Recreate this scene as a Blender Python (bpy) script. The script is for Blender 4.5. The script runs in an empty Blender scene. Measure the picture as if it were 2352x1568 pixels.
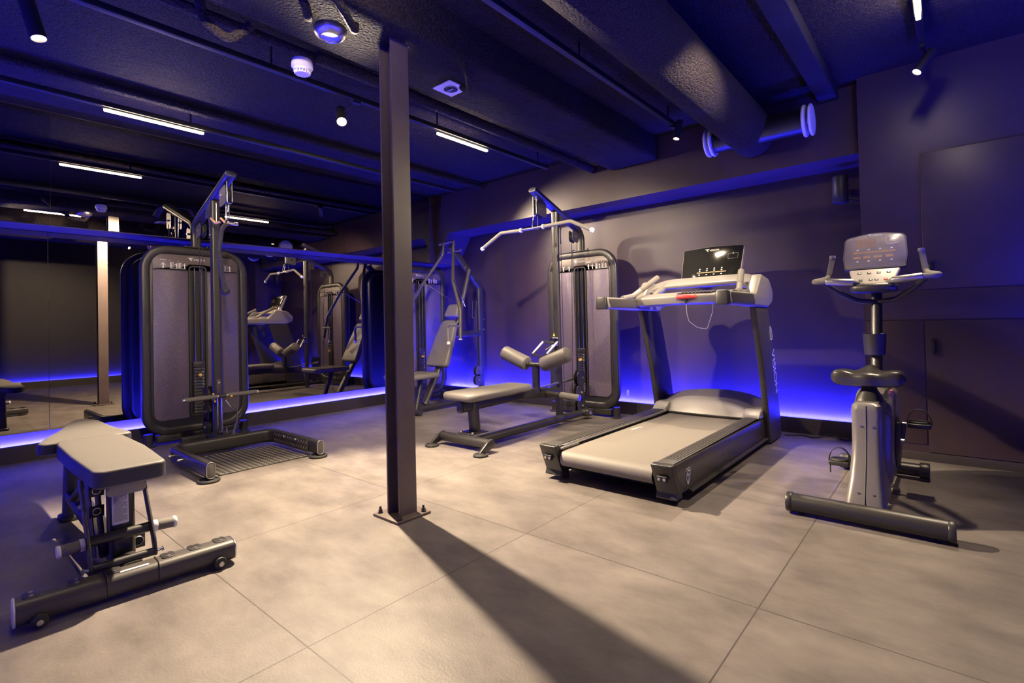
import bpy, math, random
from mathutils import Vector, Matrix
random.seed(7)
S = bpy.context.scene
COL = S.collection
PI = math.pi

# ------------------------------------------------------------------ camera
cam_d = bpy.data.cameras.new('camera')
cam = bpy.data.objects.new('camera', cam_d)
COL.objects.link(cam)
yaw, pit, rol = 0.70963, 0.01407, -0.02273
f0 = Vector((-math.sin(yaw), math.cos(yaw), 0)); r0 = Vector((math.cos(yaw), math.sin(yaw), 0)); u0 = Vector((0, 0, 1))
fw = math.cos(pit)*f0 + math.sin(pit)*u0
uu = -math.sin(pit)*f0 + math.cos(pit)*u0
rr = math.cos(rol)*r0 + math.sin(rol)*uu
up = rr.cross(fw)
cam.matrix_world = Matrix(((rr.x, up.x, -fw.x, 1.47124), (rr.y, up.y, -fw.y, -1.77938), (rr.z, up.z, -fw.z, 0.94578), (0, 0, 0, 1)))
cam_d.sensor_width = 36
cam_d.lens = 36*1172.355/2352
cam_d.shift_y = -(784-725.557)/2352
cam_d.clip_start = 0.02
S.camera = cam

# ------------------------------------------------------------------ world and exposure
w = bpy.data.worlds.new('world'); S.world = w; w.use_nodes = True
w.node_tree.nodes['Background'].inputs[0].default_value = (0.02, 0.015, 0.05, 1)
w.node_tree.nodes['Background'].inputs[1].default_value = 0.2
S.view_settings.view_transform = 'Standard'; S.view_settings.look = 'None'
S.view_settings.gamma = 1; S.view_settings.use_curve_mapping = False
S.view_settings.exposure = 1.5
WARM = (1.0, 0.79, 0.54); BLUE = (0.018, 0.018, 1.0)
LED_W = 1350.0; LED_FAR = 1450.0; STRIP_W = 44.0; SPOT_K = 3.2

# ------------------------------------------------------------------ materials
def mat(name, col, rough=.5, metal=0.0, spec=.5, bump=0, bscale=60, var=0, vscale=6, coat=0, spk=0, bdist=.01):
    m = bpy.data.materials.new(name); m.use_nodes = True
    nt = m.node_tree; b = nt.nodes['Principled BSDF']
    b.inputs['Base Color'].default_value = (*col, 1); b.inputs['Roughness'].default_value = rough
    b.inputs['Metallic'].default_value = metal; b.inputs['Specular IOR Level'].default_value = spec
    b.inputs['Coat Weight'].default_value = coat
    tc = nt.nodes.new('ShaderNodeTexCoord')
    if var:
        n = nt.nodes.new('ShaderNodeTexNoise'); n.inputs['Scale'].default_value = vscale; n.inputs['Detail'].default_value = 6
        nt.links.new(tc.outputs['Object'], n.inputs['Vector'])
        r = nt.nodes.new('ShaderNodeValToRGB')
        r.color_ramp.elements[0].position = .3; r.color_ramp.elements[1].position = .7
        r.color_ramp.elements[0].color = (*[c*(1-var) for c in col], 1); r.color_ramp.elements[1].color = (*[min(1, c*(1+var)) for c in col], 1)
        nt.links.new(n.outputs['Fac'], r.inputs['Fac']); nt.links.new(r.outputs['Color'], b.inputs['Base Color'])
    if spk:
        v = nt.nodes.new('ShaderNodeTexVoronoi'); v.inputs['Scale'].default_value = spk
        nt.links.new(tc.outputs['Object'], v.inputs['Vector'])
        r = nt.nodes.new('ShaderNodeValToRGB'); r.color_ramp.elements[0].position = .12; r.color_ramp.elements[1].position = .22
        r.color_ramp.elements[0].color = (*[min(1, c*7+.1) for c in col], 1); r.color_ramp.elements[1].color = (*col, 1)
        nt.links.new(v.outputs['Distance'], r.inputs['Fac']); nt.links.new(r.outputs['Color'], b.inputs['Base Color'])
    if bump:
        n2 = nt.nodes.new('ShaderNodeTexNoise'); n2.inputs['Scale'].default_value = bscale; n2.inputs['Detail'].default_value = 5
        nt.links.new(tc.outputs['Object'], n2.inputs['Vector'])
        bp = nt.nodes.new('ShaderNodeBump'); bp.inputs['Strength'].default_value = bump; bp.inputs['Distance'].default_value = bdist
        nt.links.new(n2.outputs['Fac'], bp.inputs['Height']); nt.links.new(bp.outputs['Normal'], b.inputs['Normal'])
    return m
def emis(name, col, s):
    m = bpy.data.materials.new(name); m.use_nodes = True; nt = m.node_tree; nt.nodes.clear()
    e = nt.nodes.new('ShaderNodeEmission'); o = nt.nodes.new('ShaderNodeOutputMaterial')
    e.inputs[0].default_value = (*col, 1); e.inputs[1].default_value = s
    nt.links.new(e.outputs[0], o.inputs[0]); return m
STEEL = mat('black_powder_coat', (.022, .020, .020), .38, .0, .6, bump=.05, bscale=300)
STEEL2 = mat('dark_grey_paint', (.050, .045, .043), .45, 0, .5)
PILLAR = mat('pillar_paint', (.105, .080, .072), .42, 0, .5, var=.12, vscale=5)
CHROME = mat('chrome', (.75, .75, .75), .12, 1)
SATIN = mat('satin_steel', (.55, .54, .52), .32, 1)
VINYL = mat('charcoal_vinyl', (.13, .12, .112), .42, 0, .4, bump=.12, bscale=400)
VINYL_S = mat('dark_vinyl_side', (.035, .035, .04), .45, 0, .4, bump=.1, bscale=60)
FOAM = mat('foam_grip', (.13, .12, .11), .75, bump=.2, bscale=250)
RUBBER = mat('black_rubber', (.02, .02, .02), .6)
SHELL = mat('shell_plastic', (.02, .02, .022), .35)
SPECK = mat('speckled_panel', (.105, .082, .118), .34, .15, .7, bump=.25, bscale=500, spk=330)
LABEL = mat('label_strip', (.11, .085, .085), .45)
WHITE = mat('white_print', (.75, .75, .75), .5)
WPLAST = mat('white_plastic', (.62, .62, .66), .4)
SILVER = mat('silver_grey_plastic', (.22, .205, .195), .38, .1)
BODY = mat('bike_body_paint', (.20, .185, .18), .30, .35)
DARKP = mat('dark_plastic', (.03, .028, .027), .35)
RAIL = mat('side_rail_plastic', (.055, .048, .042), .28, bump=.05, bscale=200)
RIB = mat('ribbed_foot_rail', (.035, .033, .032), .5)
BELT = mat('running_belt', (.15, .135, .12), .6, bump=.15, bscale=500)
SCREEN = mat('glossy_black_screen', (.012, .012, .012), .1, 0, .7)
SCREENG = mat('glossy_grey_screen', (.24, .22, .20), .14, 0, .8, var=.15, vscale=8)
PANELG = mat('console_keypad', (.34, .31, .28), .4)
RED = mat('red_plastic', (.75, .06, .05), .35)
PINK = mat('coral_plastic', (.8, .28, .25), .5)
ORANGE = mat('amber_rubber', (.70, .42, .12), .5)
AMBERP = mat('amber_led_off', (.45, .30, .16), .5)
GREEN = mat('green_print', (.05, .45, .15), .5)
YEL = mat('yellow_sticker', (.8, .65, .1), .5)
ROPE = mat('rope', (.045, .042, .042), .6, 0, .5)
WALL = mat('dark_wall_paint', (.046, .029, .036), .42, 0, .45, bump=.10, bscale=14, var=.15, vscale=3)
WALLD = mat('shaded_wall_paint', (.013, .009, .011), .5, 0, .3, bump=.1, bscale=14)  # wall paint darkened so the right wall looks unlit in the mirrors
PANELM = mat('cupboard_panel_paint', (.042, .026, .032), .38, 0, .5, bump=.03, bscale=30, var=.12, vscale=4)
CEIL = mat('sprayed_ceiling', (.026, .020, .022), .85, 0, .2, bump=1.0, bscale=75, var=.75, vscale=110, bdist=.05)
CEILD = mat('ceiling_dark', (.016, .015, .02), .7, 0, .2, bump=.5, bscale=60)
FUZZ = mat('sprayed_duct', (.026, .019, .021), .8, 0, .25, bump=1.0, bscale=80, var=.8, vscale=130, bdist=.05)
BLACK = mat('black_track', (.008, .008, .008), .45)
SKIRT = mat('skirting_paint', (.035, .028, .03), .4)
PLATEM = mat('tread_plate', (.04, .036, .033), .5)
LUG = mat('tread_lug', (.42, .39, .35), .35, .4)
STICK = mat('pale_sticker', (.6, .6, .64), .5)
BLUEL = emis('blue_led', BLUE, LED_W); BLUEF = emis('blue_led_far', BLUE, LED_FAR)
WARML = emis('warm_tube', WARM, STRIP_W)
SPOTL = emis('spot_lens', WARM, 60)
SPOTD = emis('spot_lens_dim', WARM, 6)
# mirror
MIR = bpy.data.materials.new('mirror_glass'); MIR.use_nodes = True
_b = MIR.node_tree.nodes['Principled BSDF']; _b.inputs['Base Color'].default_value = (.34, .31, .29, 1); _b.inputs['Metallic'].default_value = 1; _b.inputs['Roughness'].default_value = 0.0
# floor: rubber tiles with seams
FLOOR = bpy.data.materials.new('rubber_floor_tiles'); FLOOR.use_nodes = True
def floor_nodes():
    nt = FLOOR.node_tree; b = nt.nodes['Principled BSDF']; N = nt.nodes.new; L = nt.links.new
    tc = N('ShaderNodeTexCoord'); sp = N('ShaderNodeSeparateXYZ'); L(tc.outputs['Object'], sp.inputs[0])
    def seam(out, step, off):
        a = N('ShaderNodeMath'); a.operation = 'ADD'; a.inputs[1].default_value = off; L(out, a.inputs[0])
        d = N('ShaderNodeMath'); d.operation = 'DIVIDE'; d.inputs[1].default_value = step; L(a.outputs[0], d.inputs[0])
        p = N('ShaderNodeMath'); p.operation = 'PINGPONG'; p.inputs[1].default_value = .5; L(d.outputs[0], p.inputs[0])
        l = N('ShaderNodeMath'); l.operation = 'LESS_THAN'; l.inputs[1].default_value = .0022; L(p.outputs[0], l.inputs[0])
        return l.outputs[0]
    m = N('ShaderNodeMath'); m.operation = 'MAXIMUM'
    L(seam(sp.outputs[0], .971, 9.71), m.inputs[0]); L(seam(sp.outputs[1], 1.03, 10.3), m.inputs[1])
    n = N('ShaderNodeTexNoise'); n.inputs['Scale'].default_value = 2.6; n.inputs['Detail'].default_value = 8; n.inputs['Roughness'].default_value = .65
    mp = N('ShaderNodeMapping'); mp.inputs['Scale'].default_value = (1.0, 1.8, 1); L(tc.outputs['Object'], mp.inputs[0]); L(mp.outputs[0], n.inputs['Vector'])
    r = N('ShaderNodeValToRGB'); r.color_ramp.elements[0].position = .30; r.color_ramp.elements[1].position = .72
    r.color_ramp.elements[0].color = (.080, .068, .064, 1); r.color_ramp.elements[1].color = (.195, .172, .158, 1)
    L(n.outputs['Fac'], r.inputs['Fac'])
    n3 = N('ShaderNodeTexNoise'); n3.inputs['Scale'].default_value = 34; n3.inputs['Detail'].default_value = 4
    mp3 = N('ShaderNodeMapping'); mp3.inputs['Scale'].default_value = (1, .12, 1); mp3.inputs['Rotation'].default_value = (0, 0, .5); L(tc.outputs['Object'], mp3.inputs[0]); L(mp3.outputs[0], n3.inputs['Vector'])
    r3 = N('ShaderNodeValToRGB'); r3.color_ramp.elements[0].position = .72; r3.color_ramp.elements[1].position = .82
    r3.color_ramp.elements[0].color = (0, 0, 0, 1); r3.color_ramp.elements[1].color = (.035, .033, .03, 1); L(n3.outputs['Fac'], r3.inputs['Fac'])
    ad = N('ShaderNodeMix'); ad.data_type = 'RGBA'; ad.blend_type = 'ADD'; ad.inputs[0].default_value = 1
    L(r.outputs['Color'], ad.inputs[6]); L(r3.outputs['Color'], ad.inputs[7])
    mx = N('ShaderNodeMix'); mx.data_type = 'RGBA'; L(m.outputs[0], mx.inputs[0]); L(ad.outputs[2], mx.inputs[6]); mx.inputs[7].default_value = (.045, .038, .034, 1)
    L(mx.outputs[2], b.inputs['Base Color']); b.inputs['Roughness'].default_value = .50; b.inputs['Specular IOR Level'].default_value = .35
    n2 = N('ShaderNodeTexNoise'); n2.inputs['Scale'].default_value = 120; n2.inputs['Detail'].default_value = 5; L(tc.outputs['Object'], n2.inputs['Vector'])
    bp = N('ShaderNodeBump'); bp.inputs['Strength'].default_value = .12; bp.inputs['Distance'].default_value = .01; L(n2.outputs['Fac'], bp.inputs['Height']); L(bp.outputs[0], b.inputs['Normal'])
floor_nodes()

# ------------------------------------------------------------------ mesh helpers
V = Vector
def fillet(pts, r, n=6):
    pts = [V(p) for p in pts]; out = [pts[0]]
    for i in range(1, len(pts)-1):
        a, b, c = pts[i-1], pts[i], pts[i+1]
        d1 = (a-b).normalized(); d2 = (c-b).normalized(); ang = d1.angle(d2)
        if ang > PI-.02: out.append(b); continue
        rad = r[i-1] if isinstance(r, (list, tuple)) else r
        t = min(rad/math.tan(ang/2), (a-b).length*.49, (c-b).length*.49); rad = t*math.tan(ang/2)
        p1 = b+d1*t; p2 = b+d2*t; cen = b+(d1+d2).normalized()*(rad/math.sin(ang/2))
        v1 = p1-cen; v2 = p2-cen; th = v1.angle(v2)
        for k in range(n+1):
            s = k/n; out.append(cen + v1*(math.sin((1-s)*th)/math.sin(th)) + v2*(math.sin(s*th)/math.sin(th)))
    out.append(pts[-1]); return out
def circ(r, n=14): return [(r*math.cos(2*PI*i/n), r*math.sin(2*PI*i/n)) for i in range(n)]
def rrect(w, h, r, n=4):
    o = []
    for cx, cy, a in ((w/2-r, h/2-r, 0), (-w/2+r, h/2-r, PI/2), (-w/2+r, -h/2+r, PI), (w/2-r, -h/2+r, 1.5*PI)):
        for k in range(n+1): o.append((cx+r*math.cos(a+PI/2*k/n), cy+r*math.sin(a+PI/2*k/n)))
    return o
def rpoly(pts, r, n=4):
    P = [V((p[0], p[1], 0)) for p in pts]; o = []; N = len(P)
    for i in range(N):
        a, b, c = P[i-1], P[i], P[(i+1) % N]; rad = r[i] if isinstance(r, (list, tuple)) else r
        seg = fillet([a, b, c], max(rad, 1e-4), n)[1:-1]; o += [(q.x, q.y) for q in seg]
    return o
def area2(o): return sum(o[i-1][0]*o[i][1]-o[i][0]*o[i-1][1] for i in range(len(o)))
def inset(o, d):
    N = len(o); s = 1 if area2(o) > 0 else -1; res = []
    for i in range(N):
        a = V(o[i-1]); b = V(o[i]); c = V(o[(i+1) % N]); e1 = (b-a); e2 = (c-b)
        if e1.length < 1e-9: e1 = e2
        if e2.length < 1e-9: e2 = e1
        e1.normalize(); e2.normalize()
        n1 = V((-e1.y, e1.x))*s; n2 = V((-e2.y, e2.x))*s; m = n1+n2
        m = m/max(.35, m.length_squared/2) if m.length > 1e-6 else n1
        res.append((b.x+m.x*d, b.y+m.y*d))
    return res
def frame(o, u, v, w_):  # columns
    o, u, v, w_ = V(o), V(u), V(v), V(w_)
    return Matrix(((u.x, v.x, w_.x, o.x), (u.y, v.y, w_.y, o.y), (u.z, v.z, w_.z, o.z), (0, 0, 0, 1)))
XY = Matrix.Identity(4)
def YZ(x): return frame((x, 0, 0), (0, 1, 0), (0, 0, 1), (1, 0, 0))
def XZ(y): return frame((0, y, 0), (1, 0, 0), (0, 0, 1), (0, -1, 0))
class G:
    def __init__(s): s.v = []; s.f = []; s.mi = []; s.cur = 0
    def add(s, vs, fs, M=None):
        b = len(s.v); s.v += [(M @ V(p)) if M else V(p) for p in vs]
        s.f += [[b+i for i in f] for f in fs]; s.mi += [s.cur]*len(fs); return s
    def mat(s, i): s.cur = i; return s
    def box(s, lo, hi, M=None):
        x0, y0, z0 = lo; x1, y1, z1 = hi
        return s.add([(x0, y0, z0), (x1, y0, z0), (x1, y1, z0), (x0, y1, z0), (x0, y0, z1), (x1, y0, z1), (x1, y1, z1), (x0, y1, z1)],
            [(0, 3, 2, 1), (4, 5, 6, 7), (0, 1, 5, 4), (1, 2, 6, 5), (2, 3, 7, 6), (3, 0, 4, 7)], M)
    def rbox(s, lo, hi, r=.004, M=None):
        w_, d = hi[0]-lo[0], hi[1]-lo[1]; r = min(r, w_*.45, d*.45, (hi[2]-lo[2])*.45)
        o = [(x+(lo[0]+hi[0])/2, y+(lo[1]+hi[1])/2) for x, y in rrect(w_, d, r, 3)]
        return s.puff(o, lo[2], hi[2], r*.999, M, 3)
    def prism(s, o, z0, z1, M=None):
        if area2(o) < 0: o = o[::-1]
        n = len(o); return s.add([(x, y, z0) for x, y in o]+[(x, y, z1) for x, y in o],
            [list(range(n))[::-1], list(range(n, 2*n))]+[(i, (i+1) % n, n+(i+1) % n, n+i) for i in range(n)], M)
    def puff(s, o, z0, z1, r, M=None, n=4, crown=0, rb=None):
        if area2(o) < 0: o = o[::-1]
        rb = r if rb is None else rb; rings = []
        for k in range(n+1):
            a = PI/2*k/n; rings.append((inset(o, rb*(1-math.sin(a))), z0+rb*(1-math.cos(a))))
        for k in range(n+1):
            a = PI/2*k/n; rings.append((inset(o, r*(1-math.cos(a))), z1-r+r*math.sin(a)))
        N = len(o); vs = []; fs = []
        for ring, z in rings: vs += [(x, y, z) for x, y in ring]
        for k in range(len(rings)-1):
            for i in range(N): fs.append((k*N+i, k*N+(i+1) % N, (k+1)*N+(i+1) % N, (k+1)*N+i))
        fs.append(list(range(N))[::-1])
        top = rings[-1][0]; b = (len(rings)-1)*N
        if crown:
            cx = sum(p[0] for p in top)/N; cy = sum(p[1] for p in top)/N; prev = b
            for t, h in ((.75, .55), (.45, .85), (.15, 1)):
                st = len(vs); vs += [(cx+(x-cx)*t, cy+(y-cy)*t, z1+crown*h) for x, y in top]
                for i in range(N): fs.append((prev+i, prev+(i+1) % N, st+(i+1) % N, st+i))
                prev = st
            fs.append(list(range(prev, prev+N)))
        else: fs.append(list(range(b, b+N)))
        return s.add(vs, fs, M)
    def tube(s, path, prof, upv=(0, 0, 1), closed=False, M=None, caps=True):
        if isinstance(prof, (int, float)): prof = circ(prof)
        P = [V(p) for p in path]; q = [P[0]]
        for p in P[1:]:
            if (p-q[-1]).length > 1e-5: q.append(p)
        P = q; n = len(P); m = len(prof); vs = []; last = None
        for i in range(n):
            if closed: t = (P[(i+1) % n]-P[i-1])
            else: t = (P[min(i+1, n-1)]-P[max(i-1, 0)])
            t.normalize(); U = V(upv) if last is None else last
            if abs(t.dot(U)) > .95 and last is None: U = V((1, 0, 0)) if abs(t.x) < .9 else V((0, 1, 0))
            side = t.cross(U).normalized(); U2 = side.cross(t).normalized()
            if last is not None or upv is not None: last = U2 if abs(t.dot(V(upv))) > .9 else None
            sc = 1.0
            for a, b in prof: vs.append(P[i]+side*a+U2*b)
        fs = []; R = n if closed else n-1
        for k in range(R):
            a0 = k*m; b0 = ((k+1) % n)*m
            for i in range(m): fs.append((a0+i, a0+(i+1) % m, b0+(i+1) % m, b0+i))
        if caps and not closed: fs.append(list(range(m))); fs.append(list(range((n-1)*m, n*m))[::-1])
        return s.add(vs, fs, M)
    def cyl(s, a, b, r, n=18, M=None, r2=None, bev=0):
        a, b = V(a), V(b); t = (b-a).normalized(); U = V((0, 0, 1)) if abs(t.z) < .9 else V((1, 0, 0))
        x = t.cross(U).normalized(); y = x.cross(t); r2 = r if r2 is None else r2; L = (b-a).length
        st = [(0, r), (L, r2)] if not bev else [(0, r-bev), (bev*.3, r-bev*.3), (bev, r), (L-bev, r2), (L-bev*.3, r2-bev*.3), (L, r2-bev)]
        vs = []; fs = []
        for h, q in st: vs += [a+t*h+x*q*math.cos(2*PI*i/n)+y*q*math.sin(2*PI*i/n) for i in range(n)]
        for k in range(len(st)-1):
            for i in range(n): fs.append((k*n+i, k*n+(i+1) % n, (k+1)*n+(i+1) % n, (k+1)*n+i))
        fs.append(list(range(n))[::-1]); fs.append(list(range((len(st)-1)*n, len(st)*n)))
        return s.add(vs, fs, M)
    def lathe(s, prof, a, axis, n=24, M=None):
        a = V(a); t = V(axis).normalized(); U = V((0, 0, 1)) if abs(t.z) < .9 else V((1, 0, 0))
        x = t.cross(U).normalized(); y = x.cross(t); vs = []; fs = []
        for r, h in prof: vs += [a+t*h+x*r*math.cos(2*PI*i/n)+y*r*math.sin(2*PI*i/n) for i in range(n)]
        for k in range(len(prof)-1):
            for i in range(n): fs.append((k*n+i, k*n+(i+1) % n, (k+1)*n+(i+1) % n, (k+1)*n+i))
        fs.append(list(range(n))[::-1]); fs.append(list(range((len(prof)-1)*n, len(prof)*n))); return s.add(vs, fs, M)
    def ring(s, c, axis, R, r, n=28, m=8):
        c = V(c); t = V(axis).normalized(); U = V((0, 0, 1)) if abs(t.z) < .9 else V((1, 0, 0)); x = t.cross(U).normalized(); y = x.cross(t)
        return s.tube([c+x*R*math.cos(2*PI*i/n)+y*R*math.sin(2*PI*i/n) for i in range(n)], circ(r, m), upv=t, closed=True)
    def ball(s, c, r, n=12): return s.lathe([(r*math.sin(PI*k/8)+1e-4, -r*math.cos(PI*k/8)) for k in range(9)], c, (0, 0, 1), n)
    def loft(s, secs, M=None, caps=True):
        m = len(secs[0]); vs = [p for sec in secs for p in sec]; fs = []
        for k in range(len(secs)-1):
            for i in range(m): fs.append((k*m+i, k*m+(i+1) % m, (k+1)*m+(i+1) % m, (k+1)*m+i))
        if caps: fs.append(list(range(m))[::-1]); fs.append(list(range((len(secs)-1)*m, len(secs)*m)))
        return s.add(vs, fs, M)
    def build(s, name, mats, parent=None, label=None, smooth=True, angle=38, flip=False):
        me = bpy.data.meshes.new(name); off = V((0, 0, 0))
        p = parent
        while p is not None: off += p.location; p = p.parent
        me.from_pydata([tuple(p-off) for p in s.v], [], s.f)
        ms = mats if isinstance(mats, (list, tuple)) else [mats]
        for m_ in ms: me.materials.append(m_)
        me.polygons.foreach_set('material_index', s.mi)
        me.validate(); me.update()
        import bmesh
        bm = bmesh.new(); bm.from_mesh(me); bmesh.ops.recalc_face_normals(bm, faces=bm.faces); bm.to_mesh(me); bm.free()
        if smooth:
            me.polygons.foreach_set('use_smooth', [True]*len(me.polygons)); me.set_sharp_from_angle(angle=math.radians(angle))
        o = bpy.data.objects.new(name, me); COL.objects.link(o)
        if parent: o.parent = parent
        if label: o['label'] = label
        return o
def thing(name, label, cat, loc, group=None):
    o = bpy.data.objects.new(name, None); COL.objects.link(o); o.location = loc; o.empty_display_size = .1
    o['label'] = label; o['category'] = cat
    if group: o['group'] = group
    return o
def thing_part(name, parent):
    "a part that is itself only a holder of sub-parts"
    o = bpy.data.objects.new(name, None); COL.objects.link(o); o.parent = parent; o.location = (0, 0, 0); o.empty_display_size = .05; return o
def tag(o, label, cat, group=None):
    o['label'] = label; o['category'] = cat
    if group: o['group'] = group
    return o
def struct(o): o['kind'] = 'structure'; return o
def text(body, size, M, depth=.0012, g=None, align='CENTER', squash=1.0):
    cu = bpy.data.curves.new('t', 'FONT'); cu.body = body; cu.size = size; cu.align_x = align; cu.extrude = 0
    ob = bpy.data.objects.new('t', cu); COL.objects.link(ob)
    bpy.context.view_layer.update(); me = bpy.data.meshes.new_from_object(ob.evaluated_get(bpy.context.evaluated_depsgraph_get()))
    g = g or G(); g.add([(v.co.x*squash, v.co.y, depth) for v in me.vertices], [list(p.vertices) for p in me.polygons], M)
    bpy.data.objects.remove(ob); bpy.data.curves.remove(cu); bpy.data.meshes.remove(me); return g
def logo(M, s, g=None):
    "swoosh mark followed by the word VISION, centred; s = letter height"
    g = g or G(); h = s
    g.add([(x*h, y*h, .0012) for x, y in [(-3.9, 1.15), (-1.6, 1.25), (-1.75, 1.02), (-2.75, .98), (-2.35, .35), (-1.7, .05), (-2.35, .02), (-2.75, .30), (-3.1, .95)]],
        [(0, 1, 2, 3, 8), (3, 4, 7, 8), (4, 5, 6, 7)], M)
    g.add([(x*h, y*h, .0012) for x, y in [(-2.75, .84), (-2.0, .88), (-2.15, .66), (-2.62, .62)]], [(0, 1, 2, 3)], M)
    text('VISION', s*1.35, M @ Matrix.Translation((.75*h, 0, 0)), g=g, squash=1.05)
    return g
def person(g, M, x, y, h, arm=0):
    q = h
    def P(*pts): g.add([(x+a*q, y+b*q, .0012) for a, b in pts], [tuple(range(len(pts)))], M)
    P(*[(.075*math.cos(k*PI/4), .92+.075*math.sin(k*PI/4)) for k in range(8)])
    P((-.11, .82), (.11, .82), (.09, .45), (-.09, .45)); P((-.09, .45), (0, .45), (-.02, 0), (-.10, 0)); P((0, .45), (.09, .45), (.11, 0), (.03, 0))
    if arm == 0: P((-.11, .82), (-.11, .70), (-.34, .48), (-.38, .54)); P((.11, .82), (.38, .54), (.34, .48), (.11, .70))
    elif arm == 1: P((-.11, .82), (-.11, .72), (-.42, .62), (-.42, .68))
    else: P((-.11, .80), (-.16, .74), (-.36, 1.02), (-.31, 1.05)); P((.11, .80), (.16, .74), (.30, 1.0), (.26, 1.05))
def machine_icon(g, M, x, y, h, arm=1):
    def P(*pts): g.add([(x+a*h, y+b*h, .0012) for a, b in pts], [tuple(range(len(pts)))], M)
    for k in range(4): P((-.55+k*.09, .08), (-.50+k*.09, .08), (-.50+k*.09, .95), (-.55+k*.09, .95))
    P((-.60, 0), (.55, 0), (.55, .04), (-.60, .04)); P((-.22, 1.0), (-.05, .98), (-.05, .94), (-.22, .95)); P((-.1, .98), (-.06, .98), (-.02, .05), (-.06, .05))
    P((-.62, 1.12), (-.52, 1.12), (-.52, 1.22), (-.62, 1.22))
    person(g, M, x+.32*h, y+.04*h, h*.85, arm)

# ------------------------------------------------------------------ room
XM, XU, YB, YU, H1, H2, CZ = -3.81, -3.51, 2.95, 2.55, 1.735, 2.09, 2.58
XR, YF = 3.0, -3.4
struct(G().add([(-4.1, YF-.1, 0), (XR+.1, YF-.1, 0), (XR+.1, 3.2, 0), (-4.1, 3.2, 0), (-4.1, YF-.1, -.1), (XR+.1, YF-.1, -.1), (XR+.1, 3.2, -.1), (-4.1, 3.2, -.1)],
    [(0, 1, 2, 3), (7, 6, 5, 4), (0, 4, 5, 1), (1, 5, 6, 2), (2, 6, 7, 3), (3, 7, 4, 0)]).build('floor', FLOOR, smooth=False))
struct(G().box((-4.1, YF-.1, CZ), (XR+.1, 3.2, CZ+.12)).build('ceiling', CEIL, smooth=False))
wl = G(); wl.box((XM-.25, YF, 0), (XM-.008, 3.05, H1)); wl.box((XM-.25, YF, H1), (XU-.006, 3.05, CZ))
struct(wl.build('wall_left', WALL, smooth=False))
wb = G(); wb.box((XM-.008, YB, 0), (1.03, 3.1, H2)); wb.box((XU-.006, YU, H2), (1.03, 3.1, CZ))
wb.prism([(XU-.006, H1), (XU+.24, H2), (XU-.006, H2)], -YB, -YU, frame((0, 0, 0), (1, 0, 0), (0, 0, 1), (0, -1, 0)))
struct(wb.build('wall_back', WALL, smooth=False))
struct(G().box((1.02, 2.45, 0), (XR, 3.1, CZ)).build('wall_cupboard', PANELM, smooth=False))
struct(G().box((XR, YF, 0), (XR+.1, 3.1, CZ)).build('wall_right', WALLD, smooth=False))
struct(G().box((XM-.2, YF-.1, 0), (XR+.1, YF, CZ)).build('wall_front', WALL, smooth=False))
# skirtings with an LED strip on top
def skirt(name, lo, hi, lip=None):
    g = G().box((*lo, 0), (*hi, .112))
    if lip: g.box((*lip[0], .112), (*lip[1], .126))
    return struct(g.build(name, SKIRT, smooth=False))
skirt('baseboard_left', (XM-.008, YF), (-3.765, 2.88), ((-3.771, YF), (-3.765, 2.88)))
skirt('baseboard_back', (-3.765, 2.88), (1.02, YB), ((-3.765, 2.88), (1.02, 2.886)))
skirt('baseboard_right', (XR-.045, YF), (XR, 2.45), ((XR-.045, YF), (XR-.039, 2.45)))
skirt('baseboard_front', (XM, YF), (XR-.045, YF+.045), ((XM, YF+.039), (XR-.045, YF+.045)))
def led(label, lo, hi, m=None):
    t = thing('led_strip', label, 'light strip', ((lo[0]+hi[0])/2, (lo[1]+hi[1])/2, .112), 'blue led strips along the skirting')
    G().box((lo[0], lo[1], .112), (hi[0], hi[1], .115)).build('backing_tape', WPLAST, t)
    G().box((lo[0]+.001, lo[1]+.001, .115), (hi[0]-.001, hi[1]-.001, .121)).build('diodes', m or BLUEL, t)
led('glowing blue led strip on the skirting under the wall mirrors', (-3.781, YF+.05), (-3.772, 2.875))
led('glowing blue led strip on the skirting of the back wall behind the treadmill', (-3.765, 2.887), (1.015, 2.896))
led('glowing blue led strip on the far right skirting, seen only in the mirrors', (XR-.036, YF+.05), (XR-.027, 2.44), BLUEF)
led('glowing blue led strip on the skirting of the front wall behind the viewer', (XM+.1, YF+.027), (XR-.06, YF+.036), BLUEF)
# cupboard doors on the right
def door(n, z0, z1, lockz, seed):
    d = struct(G().rbox((1.346, 2.438, z0), (2.30, 2.4495, z1), .002).build('door_%d' % n, PANELM))
    g = G(); g.rbox((1.385-.012, 2.425, lockz), (1.385+.012, 2.438, lockz+.075), .004); g.cyl((1.385, 2.438, lockz+.08), (1.385, 2.418, lockz+.08), .011)
    g.rbox((1.385-.007, 2.410, lockz-.02), (1.385+.007, 2.424, lockz+.065), .003); g.build('latch', BLACK, d)
    return d
door(1, 1.105, 1.980, 1.195, 1); door(2, .06, .902, .70, 2)
struct(G().rbox((1.034, 2.444, .105), (1.338, 2.4495, .902), .0015).build('trim_1', PANELM))
struct(G().rbox((1.024, 2.441, 0), (XR, 2.4495, .055), .0015).build('trim_2', SKIRT))
struct(G().rbox((1.034, 2.444, .910), (2.95, 2.4495, 1.098), .0015).build('trim_3', PANELM))
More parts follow.
